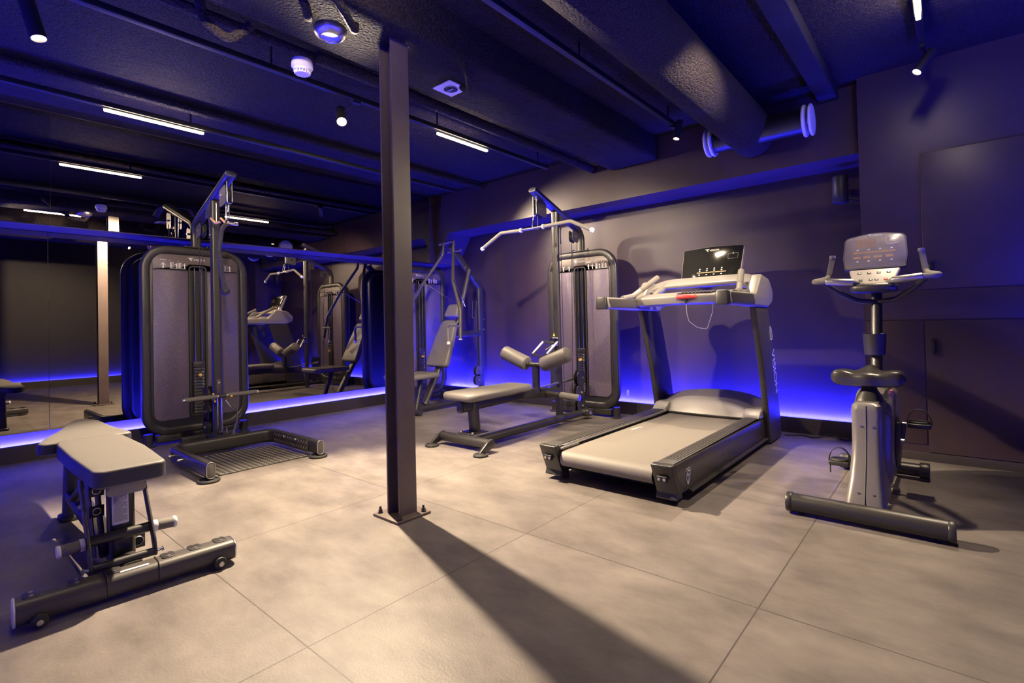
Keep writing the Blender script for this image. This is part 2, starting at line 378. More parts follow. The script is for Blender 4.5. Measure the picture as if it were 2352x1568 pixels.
# mirrors
mir_grp = 'wall mirror panels'
def mirror(label, x, y0, y1, z0, z1):
    t = thing('wall_mirror', label, 'mirror', (x, (y0+y1)/2, z0), mir_grp)
    G().box((x-.005, y0+.0015, z0), (x, y1-.0015, z1)).build('glass', MIR, t, smooth=False)
mirror('large lower wall mirror beside the flat bench, left of the vertical seam', XM, YF+.01, -1.122, .205, H1-.004)
mirror('large lower wall mirror behind the cable tower, in the middle of its row', XM, -1.122, 1.262, .205, H1-.004)
mirror('large lower wall mirror nearest the back corner, beside the press machine', XM, 1.262, 2.90, .205, H1-.004)
mirror('upper wall mirror above the blue lit ledge, left of the vertical seam', XU, YF+.01, -1.143, H1+.006, CZ-.01)
mirror('upper wall mirror above the blue lit ledge, above the cable tower', XU, -1.143, 1.244, H1+.006, CZ-.01)
mirror('upper wall mirror above the blue lit ledge, nearest the back corner', XU, 1.244, 2.453, H1+.006, CZ-.01)
# ceiling beams, ducts and pipes
struct(G().rbox((-.95, YF, 2.372), (-.47, YU, CZ+.02), .03).build('trim_4', CEIL))
struct(G().rbox((.78, YF, 2.50), (.90, YU, CZ+.02), .01).build('trim_5', CEILD))
def pipe(label, pts, r, m=FUZZ, name='sprayed_pipe', cat='pipe', grp='sprayed pipes under the ceiling'):
    return tag(G().tube(pts, circ(r, 18)).build(name, m), label, cat, grp)
pipe('thin dark sprayed pipe along the ceiling ending in the back wall above the press machine', [(-1.145, -.34, 2.44), (-1.145, YU, 2.43)], .036)
pipe('narrow sprayed conduit running left of the pillar beam', [(-1.27, YF, 2.50), (-1.27, 2.4, 2.50)], .026)
pipe('sprayed conduit beside the left track rail above the mirror', [(-2.62, YF, 2.53), (-2.62, 2.5, 2.53)], .03)
pipe('thick lumpy sprayed pipe above the metal sensor', [(-1.03, YF, 2.515), (-1.03, .9, 2.515), (-1.03, YU, 2.515)], .045)
pipe('short curly sprayed hose above the smoke detector', fillet([(-1.12, -.95, 2.56), (-1.15, -.90, 2.40), (-1.12, -.80, 2.33), (-1.06, -.72, 2.42)], .05), .022)
pipe('curly sprayed hose hanging left of the pillar top', fillet([(-.66, -.72, 2.46), (-.62, -.68, 2.36), (-.70, -.62, 2.35), (-.78, -.58, 2.42)], .04), .020)
pipe('curly sprayed hose hanging in front of the pillar top', fillet([(-.50, -.66, 2.42), (-.49, -.58, 2.33), (-.58, -.46, 2.31), (-.64, -.42, 2.39)], .04), .020)
pipe('curly sprayed hose hanging right of the pillar beside the square downlight', fillet([(-.50, .10, 2.42), (-.47, .16, 2.30), (-.56, .26, 2.26), (-.66, .30, 2.33)], .05), .018)
duct = thing('ventilation_duct', 'thick round sprayed duct running along the ceiling to the back wall', 'duct', (.33, YU, 2.40))
G().tube([(.33, YF, 2.44), (.33, YU, 2.38)], circ(.165, 32)).build('pipe_body', FUZZ, duct)
G().cyl((.10, 2.32, 2.335), (.72, 2.30, 2.325), .085, 28).build('branch_pipe', BLACK, duct)
for sx, lab, x0, ax, zz in ((1, 'round blue lit disc valve on the right end of the duct branch', .72, 1, 2.325), (-1, 'round blue lit disc valve on the left end of the duct branch', .10, -1, 2.335)):
    v = thing_part('disc_valve', duct)
    G().lathe([(.06, 0), (.108, 0), (.112, .008), (.108, .018), (.075, .02)], (x0, 2.31, zz), (ax, 0, 0), 36).build('collar', WPLAST, v)
    G().lathe([(.02, .018), (.02, .040), (.104, .040), (.110, .046), (.106, .056), (.03, .060)], (x0, 2.31, zz), (ax, 0, 0), 36).build('disc', WPLAST, v)
# track rails with lamps
def track(label, x, y0, y1, z):
    t = thing('track_rail', label, 'track', (x, (y0+y1)/2, z), 'ceiling light tracks')
    G().rbox((x-.018, y0, z), (x+.018, y1, z+.034), .003).build('rail', BLACK, t)
    for k in range(5):
        y = y0+.15+(y1-y0-.3)*k/4; g = G(); g.cyl((x, y, z+.03), (x, y, CZ+.01), .006, 8); g.build('hanger', BLACK, t)
def strip(label, x, y0, y1, z):
    t = thing('linear_lamp', label, 'lamp', (x, (y0+y1)/2, z), 'linear tube lamps on the tracks')
    G().rbox((x-.005, y0-.01, z-.012), (x+.005, y1+.01, z), .002).build('housing', BLACK, t)
    G().rbox((x-.011, y0, z-.028), (x+.011, y1, z-.0125), .006).build('tube', WARML, t)
def spot(label, x, y, z, aim, energy, cone=100, mouth=None, L=.15, r=.026, bright=SPOTD, blend=.6):
    "x,y,z = middle of the lens; the housing runs back from it and hangs from the rail"
    d = (V(aim)-V((x, y, z))).normalized(); m_ = V((x, y, z)); top = m_-d*L
    t = thing('spotlight', label, 'lamp', tuple(top), 'cylinder spotlights on the tracks')
    G().lathe([(r*.6, 0), (r, .004), (r, L), (r*.86, L), (r*.84, L-.012), (.002, L-.0125)], top, d, 28).build('housing', STEEL, t)
    G().lathe([(r*.5, L-.0121), (r*.82, L-.0115), (r*.80, L-.006), (.003, L-.005)], top, d, 28).build('lens', bright, t)
    g = G(); mid = top+d*.05; jz = m_.z+.02 if mid.z < m_.z else mid.z
    px = mouth if mouth else (top.x, top.y, CZ-.14)
    g.cyl(mid, (px[0], px[1], px[2]), .007, 8); g.rbox((px[0]-.016, px[1]-.03, px[2]-.012), (px[0]+.016, px[1]+.03, px[2]+.01), .003); g.build('bracket', BLACK, t)
    ld = bpy.data.lights.new('spot_beam', 'SPOT'); ld.energy = energy*SPOT_K; ld.color = WARM; ld.spot_size = math.radians(cone); ld.spot_blend = blend; ld.shadow_soft_size = .022
    lo = bpy.data.objects.new('spot_beam', ld); COL.objects.link(lo); lo.parent = t; lo.location = m_+d*.012-top
    lo.rotation_euler = d.to_track_quat('-Z', 'Y').to_euler()
    return t
track('black track rail above the mirror wall, carrying the longest lit tube in view', -2.70, YF+.3, 2.15, 2.425)
track('black track rail running past the pillar with the glaring spotlight', -1.45, YF+.3, 2.20, 2.425)
track('black track rail with a blue glint right of the pillar, ending by the back wall', -.13, YF+.3, 2.12, 2.45)
track('short black track rail in the top right corner above the exercise bike', 1.385, YF+.3, 2.06, 2.505)
strip('glowing warm tube lamp on the track nearest the mirrors, left of the pillar', -2.70, -.98, -.39, 2.425)
strip('glowing warm tube lamp right of the pillar', -1.45, .80, 1.35, 2.42)
strip('glowing warm tube lamp cut by the top right edge above the bike', 1.385, 1.08, 1.63, 2.505)
strip('warm tube lamp above the frame top, seen only in the upper mirror', -.13, -.95, -.42, 2.45)
spot('glaring lit spotlight left of the pillar, shining at the viewer', -1.51, .03, 2.285, (.2, -.8, 0), 132, 118, (-1.45, .10, 2.42), bright=SPOTL, blend=.35, r=.034)
spot('black spotlight hanging by the left valve of the duct', -.09, 2.02, 2.33, (-.45, 1.55, 0), 20, 95, (-.13, 2.06, 2.445))
spot('black spotlight with a lit rim hanging above the exercise bike', 1.36, 1.97, 2.335, (.2, 1.15, .5), 16, 100, (1.385, 2.03, 2.50))
spot('black spotlight cut by the top left corner of the frame', -1.60, -1.42, 2.27, (-1.15, -1.0, .3), 3, 90, (-1.45, -1.75, 2.405), L=.26, r=.032)
spot('black spotlight hidden behind the pillar on the rail nearest the mirrors', -2.68, 1.45, 2.32, (-.9, 2.6, 1.0), 26, 80, (-2.70, 1.40, 2.42))
spot('black spotlight hidden behind the pillar on the middle rail', -1.44, .50, 2.31, (-1.5, 2.0, .3), 34, 115, (-1.45, .46, 2.42))
spot('black spotlight above the frame on the right rail, out of view', 1.38, .55, 2.36, (-2.6, 2.8, .8), 48, 48, (1.385, .6, 2.50))
spot('black spotlight above the frame on the rail right of the pillar, lighting the cable tower', -.14, -1.28, 2.34, (-2.3, -.15, 1.35), 28, 62, (-.13, -1.36, 2.445))
# ceiling devices
t = thing('heat_sensor', 'round brushed metal sensor dome on the ceiling left of the pillar top', 'sensor', (-.76, -.50, 2.40))
G().lathe([(.03, .08), (.055, .045), (.072, .04), (.078, .02), (.070, -.004), (.052, -.018), (.050, -.014), (.002, -.014)], (-.74, -.49, 2.345), (0, 0, 1), 32).build('dome', SATIN, t)
G().ring((-.74, -.49, 2.330), (0, 0, 1), .043, .002).build('rim', CHROME, t)
t = thing('smoke_detector', 'white slotted smoke detector on the ceiling above the glaring spotlight', 'detector', (-1.17, -.41, 2.38))
G().lathe([(.02, .07), (.050, .06), (.056, .04), (.055, .02), (.046, .012), (.046, .0)], (-1.17, -.41, 2.34), (0, 0, 1), 32).build('base', WPLAST, t)
g = G()
for k in range(16):
    a = 2*PI*k/16; g.rbox((-.003, .030, -.012), (.003, .042, .012), .001, Matrix.Translation((-1.17, -.41, 2.34)) @ Matrix.Rotation(a, 4, 'Z'))
g.cyl((-1.17, -.41, 2.325), (-1.17, -.41, 2.330), .036, 24); g.cyl((-1.17, -.41, 2.33), (-1.17, -.41, 2.35), .026, 24); g.build('vent_grille', WPLAST, t)
t = thing('square_downlight', 'square white recessed downlight plate hanging from a wire right of the pillar', 'lamp', (-.757, .30, 2.355))
g = G(); M = Matrix.Translation((-.757, .30, 2.352))
o = rrect(.15, .15, .004, 2); g.prism(o, 0, .006, M); g.build('plate', WPLAST, t)
G().lathe([(.030, -.001), (.042, -.002), (.043, .0)], (-.757, .30, 2.352), (0, 0, 1), 28).build('lens_ring', BLACK, t)
g = G(); g.ring((-.757, .30, 2.349), (0, 0, 1), .043, .002); g.rbox((-.785, .292, 2.344), (-.735, .305, 2.349), .002); g.build('bezel', SATIN, t)
G().cyl((-.80, .345, 2.358), (-.80, .345, 2.55), .0015, 6).build('hanging_wire', WPLAST, t)
# wall loudspeaker
t = thing('wall_speaker', 'small black cylindrical speaker on the back wall by the cupboard edge', 'speaker', (.86, 2.80, 1.90))
G().cyl((.86, 2.80, 1.80), (.86, 2.80, 2.005), .052, 32, bev=.006).build('housing', STEEL, t)
G().rbox((.85, 2.84, 1.87), (.87, 2.93, 1.93), .003).build('bracket', BLACK, t)
G().tube(fillet([(.88, 2.84, 1.84), (.95, 2.90, 1.82), (1.02, 2.91, 1.83)], .05), .004).build('wire', BLACK, t)
# ------------------------------------------------------------------ steel pillar
t = thing('steel_pillar', 'tall dark I-section steel pillar bolted to the floor in the middle', 'pillar', (-.64, -.20, 0))
M = Matrix.Translation((-.64, -.20, 0)); g = G(); fl = .0505
g.box((fl-.010, -.052, .012), (fl, .052, 2.38), M); g.box((-fl, -.052, .012), (-fl+.010, .052, 2.38), M); g.box((-fl+.010, -.0035, .012), (fl-.010, .0035, 2.38), M)
g.build('shaft', PILLAR, t, smooth=False)
G().rbox((-.742, -.302, 0), (-.540, -.098, .012), .002).build('base_plate', PILLAR, t)
for x, y in ((-.563, -.272), (-.722, -.272), (-.563, -.128), (-.722, -.128)):
    g = G(); g.cyl((x, y, .012), (x, y, .016), .014, 16); g.cyl((x, y, .016), (x, y, .030), .011, 6); g.cyl((x, y, .030), (x, y, .044), .006, 10); g.build('bolt', STEEL2, t)

# ------------------------------------------------------------------ weight stack housing shared by the machines
def bolt(parent, a, d, r=.011, m=CHROME):
    a = V(a); d = V(d).normalized(); g = G(); g.cyl(a, a+d*.004, r*1.25, 12); g.cyl(a+d*.004, a+d*.014, r, 6); g.build('bolt', m, parent)
def housing(t, M, icons, W=.83, words=''):
    "M: local x across, y up, z towards the front; the front face of the tube frame is at z=0"
    h = W/2; zt = 1.665; zb = .075; r = .034
    # outer tube loop
    cor = .17
    path = fillet([(0, zt-r, -.05), (h-r, zt-r, -.05), (h-r, zb+r, -.05), (-h+r, zb+r, -.05), (-h+r, zt-r, -.05), (0, zt-r, -.05)], cor, 10)[:-1]
    G().tube(path, rrect(.075, .058, .024, 3), upv=(0, 0, 1), closed=True, M=M).build('tube_frame', STEEL, t)
    ol = rrect(W-.09, zt-zb-.09, .15, 8); ol = [(x, y+(zt+zb)/2) for x, y in ol]
    G().puff(ol, -.17, -.035, .02, M, 3).build('shell', SHELL, t)
    # speckled front panels left and right of the slot, below the printed strip
    sl = .052; py1 = zt-.075; pyl = zt-.205; pyb = zb+.125; px = h-.085
    def panel(s):
        o = [(s*(sl+.022), pyb), (s*px, pyb), (s*px, pyl), (s*(sl+.022), pyl)]
        o = rpoly(o, [.01, .06, .002, .002] if s > 0 else [.01, .06, .002, .002], 5)
        G().puff(o, -.036, -.026, .004, M, 2).build('front_panel', SPECK, t)
    panel(-1); panel(1)
    o = rpoly([(-px, pyl+.003), (-sl-.022, pyl+.003), (-sl-.022, py1-.075), (sl+.022, py1-.075), (sl+.022, pyl+.003), (px, pyl+.003), (px, py1), (-px, py1)], [.002, .002, .02, .02, .002, .002, .105, .105], 7)
    lab = G().puff(o, -.036, -.027, .002, M, 2).build('label_strip', LABEL, t)
    Mf = M @ Matrix.Translation((0, 0, -.0265))
    lo = G(); logo(Mf @ Matrix.Translation((.0, py1-.042, 0)), .020, lo); lo.build('logo', WHITE, lab)
    g = G()
    for kind, x, a, tx in icons:
        if kind == 'p': person(g, Mf, x, pyl+.012, .052, a)
        else: machine_icon(g, Mf, x, pyl+.012, .055, a)
        if tx: text(tx, .015, Mf @ Matrix.Translation((x, pyl+.078, 0)), g=g)
    g.build('pictograms', WHITE, lab)
    # slot with trim
    zs0 = pyb+.01; zs1 = py1-.085
    o = rrect(2*sl+.036, zs1-zs0, .03, 4); o = [(x, y+(zs0+zs1)/2) for x, y in o]; i_ = inset(o, .013); n = len(o)
    g = G(); vs = []
    for ring, z in ((o, -.034), (o, -.020), (i_, -.020), (i_, -.034)): vs += [(x, y, z) for x, y in ring]
    fs = []
    for k in range(3):
        for i in range(n): fs.append((k*n+i, k*n+(i+1) % n, (k+1)*n+(i+1) % n, (k+1)*n+i))
    g.add(vs, fs, M); g.build('slot_trim', STEEL, t)
    G().box((-sl-.004, zs0+.01, -.0345), (sl+.004, zs1-.01, -.0335), M).build('slot_recess', BLACK, t)
    g = G(); g.cyl((-.026, zs0+.02, -.022), (-.026, zs1-.02, -.022), .007, 10, M); g.build('guide_rod', CHROME, t)
    g = G(); g.cyl((.026, zs0+.02, -.022), (.026, zs1-.02, -.022), .007, 10, M); g.build('guide_rod', CHROME, t)
    st = thing_part('weight_stack', t)
    for k in range(15):
        z0 = zs0+.018+k*.0265
        p = G().rbox((-sl+.008, z0, -.032), (sl-.008, z0+.0225, -.012), .002, M).build('weight_plate', STEEL, st)
    g = G()
    for k in range(15):
        z0 = zs0+.018+k*.0265; text(str(5+5*k), .015, M @ Matrix.Translation((.030, z0+.006, -.0112)), g=g)
    g.build('plate_number', WHITE, st)
    zz = zs0+.018+15*.0265
    G().rbox((-sl+.006, zz, -.032), (sl-.006, zz+.05, -.010), .003, M).build('top_plate', STEEL, st)
    G().cyl((0, zs0+.35, -.012), (0, zs0+.35, .022), .014, 16, M, bev=.004).build('selector_pin', ORANGE, st)
    for s in (-1, 1):
        g = G(); g.cyl((s*(h-.045), .010, -.05), (s*(h-.045), zb+.03, -.05), .034, 20, M); g.build('foot', STEEL, t)
        G().lathe([(.03, 0), (.058, 0), (.058, .008), (.034, .014)], M @ V((s*(h-.045), .0, -.05)), (0, 0, 1), 24).build('foot_pad', RUBBER, t)
    G().rbox((-h+.10, .02, -.09), (h-.10, zb+.01, -.03), .01, M).build('base_bar', STEEL, t)
def oval_tube(t, name, path, w, h, m=STEEL, upv=(0, 0, 1), label=None):
    return G().tube(path, rrect(w, h, min(w, h)*.48, 4), upv=upv).build(name, m, t, label)
def tower_top(t, M, D=.0):
    "arm, post, pulleys and cables. local x across, y up, z forward from the housing front"
    # swan-neck arm rising from the housing
    pa = fillet([(0, 1.66, -.05), (0, 1.86, -.06), (0, 2.155, .73)], .14, 8)
    oval = rrect(.085, .052, .025, 4)
    G().tube(pa, oval, upv=(0, 0, 1), M=M).build('swan_neck_arm', STEEL, t)
    e = V((0, 2.155, .73)); d = (V((0, 2.155, .73))-V((0, 1.86, -.06))).normalized()
    Mc = M @ frame(e, (1, 0, 0), V((1, 0, 0)).cross(d)*-1, d); g = G(); g.puff(rrect(.080, .047, .022, 4), 0, .006, .003, Mc, 2); g.build('end_cap', SATIN, t, 'lighter oval cap on the arm end')
    G().rbox((-.10, 1.66, -.085), (.10, 1.672, -.015), .004, M).build('arm_flange', STEEL, t)
    for sx in (-.085, .085): bolt(t, M @ V((sx, 1.672, -.05)), (0, 0, 1), .009)
    # front post
    G().tube([(0, .02, .39), (0, 2.00, .39)], rrect(.048, .075, .022, 4), upv=(1, 0, 0), M=M).build('front_post', STEEL, t)
    # pulley guards
    def guard(z, y, hh, ww, nm='pulley_guard'):
        for sx in (-.022, .022):
            o = rpoly([(z-ww/2, y-hh/2), (z+ww/2, y-hh/2+.02), (z+ww/2, y+hh/2), (z-ww/2, y+hh/2-.03)], .02, 3)
            G().prism(o, sx-.002, sx+.002, M @ frame((0, 0, 0), (0, 0, 1), (0, 1, 0), (-1, 0, 0))).build(nm, STEEL2, t)
            bolt(t, M @ V((sx*1.1, y, z)), M.to_3x3() @ V((1 if sx > 0 else -1, 0, 0)), .008)
        c = M @ V((0, y, z)); ax = M.to_3x3() @ V((1, 0, 0)); p = G(); p.lathe([(.012, -.009), (hh*.36, -.009), (hh*.32, 0), (hh*.36, .009), (.012, .009)], c, ax, 26); p.build('pulley', RUBBER, t)
    guard(.62, 2.00, .17, .13); guard(.30, 1.93, .13, .10); guard(.08, 1.80, .13, .10)
    o = [(1.98, .345), (1.98, .30), (1.80, .34), (1.70, .33), (1.70, .352)]
    for sx in (-.026, .026): G().prism([(b, a) for a, b in o], sx-.002, sx+.002, M @ frame((0, 0, 0), (0, 0, 1), (0, 1, 0), (-1, 0, 0))).build('gusset_plate', STEEL2, t)
    # chrome guide loop under the arm
    lp = fillet([(-.019, 2.10, .70), (-.019, 1.93, .70), (.019, 1.93, .70), (.019, 2.10, .70)], .018, 5)
    G().tube(lp, circ(.0045, 8), M=M).build('cable_guide', CHROME, t)
    for z in (.585, .665) if False else (.60,):
        G().cyl((0, 1.80, .66), (0, 1.93, .66), .003, 8, M).build('cable', RUBBER, t)
    g = G(); g.cyl((0, .20, .30), (0, 1.90, .30), .003, 8, M); g.build('cable', RUBBER, t)
    g = G(); g.cyl((0, 1.66, .10), (0, .60, .08), .003, 8, M); g.build('cable', RUBBER, t)
    g = G(); g.cyl((-.02, .25, .13), (-.02, 1.78, .08), .003, 8, M); g.build('cable', RUBBER, t)
    for y in (1.87, 1.72): bolt(t, M @ V((-.026, y, .39)), M.to_3x3() @ V((-1, 0, 0)), .009)
def low_pulleys(t, M):
    for y, z, sx in ((.40, .17, 1), (.26, .19, 1), (.13, .17, 1)):
        for s in (-.02, .02):
            o = [(z+.055*math.cos(a)+(.03 if math.cos(a) > 0 else 0), y+.075*math.sin(a)) for a in [2*PI*k/16 for k in range(16)]]
            G().prism(o, s-.002, s+.002, M @ frame((0, 0, 0), (0, 0, 1), (0, 1, 0), (-1, 0, 0))).build('pulley_guard', STEEL, t)
        c = M @ V((0, y, z)); ax = M.to_3x3() @ V((1, 0, 0)); G().lathe([(.012, -.009), (.05, -.009), (.045, 0), (.05, .009), (.012, .009)], c, ax, 22).build('pulley', RUBBER, t)
        for s in (-1, 1): bolt(t, M @ V((s*.023, y, z)), M.to_3x3() @ V((s, 0, 0)), .010)
def snap_hook(name, label, a, b, group='snap hooks on the machines'):
    a, b = V(a), V(b); d = (b-a).normalized(); sd = d.cross(V((.3, .2, 1))).normalized() if abs(d.z) < .9 else V((.7, -.7, 0)); L = (b-a).length; wd = .013
    t = thing(name, label, 'hook', tuple(a), group)
    p = [a+sd*wd*.5+d*.004, a-sd*wd*.3+d*.004, a-sd*wd+d*L*.3, a-sd*wd+d*(L-.012), b, a+sd*wd+d*(L-.012), a+sd*wd*.9+d*L*.45]
    G().tube(fillet(p, .010, 4), circ(.0035, 8)).build('body', CHROME, t); G().cyl(p[-1], p[0], .003, 8).build('gate', SATIN, t)
    g = G(); g.ball(a, .008, 10); g.build('swivel', CHROME, t)

# ------------------------------------------------------------------ cable tower by the mirrors
Y0 = -.19
t = thing('cable_tower', 'tall black cable tower with weight stack and tread plate, standing against the mirrors', 'gym machine', (-3.47, Y0, 0))
M1 = frame((-3.47, Y0, 0), (0, 1, 0), (0, 0, 1), (1, 0, 0))
housing(t, M1, [('p', -.255, 0, 'BICEPS'), ('m', -.175, 1, ''), ('m', -.115, 1, ''), ('m', .165, 2, ''), ('m', .245, 1, '')])
tower_top(t, M1); low_pulleys(t, M1)
TX = -2.13
# U-shaped base tube (rounded oval section standing on edge)
ue = [(-2.035, -.60, .075), (-2.80, -.60, .075), (-2.80, .125, .075), (-2.035, .125, .075)]
oval_tube(t, 'base_frame', fillet(ue, .10, 8), .052, .105)
for y in (-.60, .125):
    Mc = frame((-2.035, y, .075), (0, 1, 0), (0, 0, 1), (1, 0, 0)); G().puff(rrect(.050, .103, .024, 5), 0, .006, .004, Mc, 2).build('end_cap', STEEL2, t)
    Mc = frame((-2.029, y, .075), (0, 1, 0), (0, 0, 1), (1, 0, 0)); G().tube([(x, yy, 0) for x, yy in rrect(.048, .100, .023, 5)], circ(.002, 6), upv=(0, 0, 1), closed=True, M=Mc).build('cap_rim', SATIN, t)
    s = -1 if y < 0 else 1
    G().ring((-2.065, y, .010), (0, 0, 1), .056, .009).build('foot_pad', RUBBER, t)
    G().lathe([(.012, 0), (.052, .004), (.052, .010), (.016, .022)], (-2.065, y, 0), (0, 0, 1), 20).build('foot_disc', STEEL, t)
oval_tube(t, 'base_tube', [(-3.42, Y0, .06), (-2.82, Y0, .06)], .05, .07)
G().rbox((-3.34, Y0-.20, .02), (-3.28, Y0+.20, .075), .008).build('cross_tube', STEEL, t)
g = G(); g.rbox((-2.775, -.512, .002), (-2.14, .095, .008), .002); plate = g.build('tread_plate', PLATEM, t)
g = G()
for i in range(19):
    for j in range(17):
        x = -2.755+.0335*i; y = -.495+.0355*j
        if x > -2.15 or y > .085: continue
        a = PI/4 if (i+j) % 2 else PI/4
        g.rbox((-.0125, -.0028, .0), (.0125, .0028, .0022), .001, Matrix.Translation((x, y, .008)) @ Matrix.Rotation(.62, 4, 'Z'))
lg = g.build('raised_lugs', LUG, plate); lg['kind'] = 'stuff'
# upright foot plate on the right-hand bar, with studs
g = G(); g.rbox((-2.70, .090, .03), (-2.16, .098, .125), .002); fp = g.build('foot_plate', PLATEM, t)
g = G()
for i in range(15):
    for j in range(2):
        g.rbox((-.013, -.0025, 0), (.013, .0025, .002), .001, frame((-2.68+.036*i, .0895, .055+.042*j), (.78, 0, .62), (-.62, 0, .78), (0, -1, 0)))
lg = g.build('raised_lugs', LUG, fp); lg['kind'] = 'stuff'
for x in (-2.52, -2.33): bolt(t, (x, .088, .10), (0, -1, 0), .010)
for x in (-2.62, -2.44):
    g = G(); g.cyl((x, -.625, .085), (x, -.665, .085), .009, 14, bev=.003); g.build('stud', SATIN, t)
# hanging things on the tower
def rope_part(name, parent, pts, R=.010, r=.0075, turns=26):
    P = fillet(pts, .08, 8); L = [0]
    for a, b in zip(P, P[1:]): L.append(L[-1]+(b-a).length)
    for ph in (0, 2*PI/3, 4*PI/3):
        q = []; N = turns*8
        for k in range(N+1):
            s = L[-1]*k/N; i = max(j for j in range(len(L)) if L[j] <= s+1e-9); i = min(i, len(P)-2)
            u = (s-L[i])/max(1e-6, L[i+1]-L[i]); c = P[i].lerp(P[i+1], u); d = (P[i+1]-P[i]).normalized(); x = d.cross(V((0, 1, 0))).normalized(); y = d.cross(x)
            a = 2*PI*k/8/1.0+ph; q.append(c+x*R*math.cos(a)+y*R*math.sin(a))
        G().tube(q, circ(r, 6), upv=None or (0, 0, 1)).build(name, ROPE, parent)
t2 = thing('triceps_rope', 'black twisted pull rope with a rubber ball end hanging from the cable tower', 'rope', (-2.80, -.19, 1.80))
rx = -2.80
rope_part('rope_strand', t2, [(rx, -.185, 1.785), (rx, -.235, 1.745), (rx, -.262, 1.56), (rx, -.248, 1.40), (rx, -.222, 1.255)], turns=30)
G().lathe([(.006, .0), (.030, -.004), (.034, -.014), (.030, -.034), (.016, -.048), (.003, -.052)], (rx, -.219, 1.262), (0, .1, 1), 22).build('ball_end', RUBBER, t2)
g = G(); g.cyl((rx, -.21, 1.79), (rx, -.12, 1.785), .022, 16, bev=.005); g.build('rope_clamp', CHROME, t2)
snap_hook('snap_hook', 'upper chrome snap hook carrying the rope on the cable tower', (rx+.01, -.19, 1.915), (rx, -.19, 1.80))
tg = thing_part('hook_peg', t)
for dx, y in ((0, -.235), (.06, -.185)):
    G().tube(fillet([(-2.92+dx, y, 1.95), (-2.92+dx, y, 1.80), (-2.88+dx, y+.02, 1.79)], .01, 4), circ(.0035, 8)).build('rod', SATIN, tg)
    G().tube(fillet([(-2.95+dx, y-.03, 1.83), (-2.92+dx, y-.005, 1.79), (-2.89+dx, y+.015, 1.80)], .01, 4), circ(.009, 10)).build('rubber_tip', ORANGE, tg)
tb = thing('straight_bar', 'short straight grey grip bar hanging low on the cable tower', 'handlebar', (-2.98, -.19, .41))
a_, b_ = V((-2.98, -.472, .412)), V((-2.98, .092, .420))
G().cyl(a_, b_, .0135, 16).build('bar', SATIN, tb)
for p, q in ((.03, .43), (.57, .97)): G().cyl(a_.lerp(b_, p), a_.lerp(b_, q), .0175, 18, bev=.003).build('grip', FOAM, tb)
G().cyl(a_.lerp(b_, .45), a_.lerp(b_, .55), .0165, 16).build('swivel_sleeve', STEEL, tb)
tk = thing_part('bar_bracket', t)
G().rbox((-3.055, -.208, .40), (-3.047, -.172, .545), .003).build('plate', STEEL2, tk); bolt(tk, (-3.047, -.19, .52), (1, 0, 0), .007)
G().tube(fillet([(-3.04, -.235, .44), (-3.03, -.235, .385), (-3.0, -.235, .375)], .01), circ(.008, 10)).build('rubber_tip', ORANGE, tk)
G().tube(fillet([(-3.04, -.14, .375), (-2.96, -.125, .41)], .01), circ(.008, 10)).build('rubber_tip', ORANGE, tk)
snap_hook('snap_hook', 'snap hook under the straight bar, at the top of the strap', (-2.97, -.165, .375), (-2.97, -.12, .31))
ts = thing('ankle_strap', 'grey webbing ankle strap with rings hanging low on the cable tower', 'strap', (-2.97, -.10, .10))
sp_ = fillet([(-2.97, -.115, .315), (-2.97, -.085, .30), (-2.97, -.085, .20), (-2.97, -.12, .09)], .03)
G().tube(sp_, rrect(.006, .028, .002, 2), upv=(1, 0, 0)).build('webbing', FOAM, ts)
for y, z in ((-.070, .245), (-.074, .195), (-.092, .15)): G().ring((-2.965, y, z), (1, 0, .2), .013, .003, 16, 6).build('d_ring', CHROME, ts)
snap_hook('snap_hook', 'lowest chrome snap hook by the foot of the tower post', (-2.97, -.165, .155), (-2.97, -.135, .075))
tp = G(); tp.tube(fillet([(-3.03, -.205, .40), (-3.03, -.205, .12), (-3.03, -.175, .12), (-3.03, -.175, .40)], .012), circ(.006, 8)); tp.build('cable_guide', CHROME, t)

# ------------------------------------------------------------------ lat pulldown and row machine by the back wall
X0 = -1.385
t = thing('lat_pulldown_machine', 'black lat pulldown and row machine with long padded seat, left of the treadmill', 'gym machine', (X0, 2.62, 0))
M2 = frame((X0, 2.60, 0), (1, 0, 0), (0, 0, 1), (0, -1, 0))
housing(t, M2, [('p', -.20, 2, ''), ('p', -.13, 1, ''), ('p', .105, 0, 'SEATED'), ('p', .15, 0, ''), ('m', .215, 1, ''), ('m', .285, 1, '')])
tower_top(t, M2); low_pulleys(t, frame((X0+.10, 2.60, 0), (1, 0, 0), (0, 0, 1), (0, -1, 0)))
oval_tube(t, 'floor_tube', [(X0+.11, .98, .062), (X0+.11, 2.44, .062)], .085, .060)
g = G(); g.rbox((X0+.07, 2.40, .03), (X0+.20, 2.52, .10), .02); g.build('joint_bracket', STEEL, t); bolt(t, (X0+.20, 2.44, .065), (1, -.2, 0), .014)
bolt(t, (X0+.15, 2.40, .075), (0, -1, 0), .012)
G().cyl((X0-.24, .945, .062), (X0+.28, .945, .062), .036, 22).build('front_bar', STEEL, t)
for s in (-1, 1):
    x = X0+.02+s*.265
    o = rpoly([(.96, .105), (.90, .085), (.80, .012), (.86, .012), (.95, .035), (.99, .06)], .015, 3)
    G().puff([(a, b) for a, b in o], x-.010, x+.010, .003, YZ(0), 2).build('foot_bracket', STEEL, t)
    G().ring((x, .835, .010), (0, 0, 1), .046, .009).build('foot_pad', RUBBER, t)
    G().lathe([(.012, 0), (.042, .004), (.042, .010), (.014, .024)], (x, .835, 0), (0, 0, 1), 20).build('foot_disc', STEEL, t)
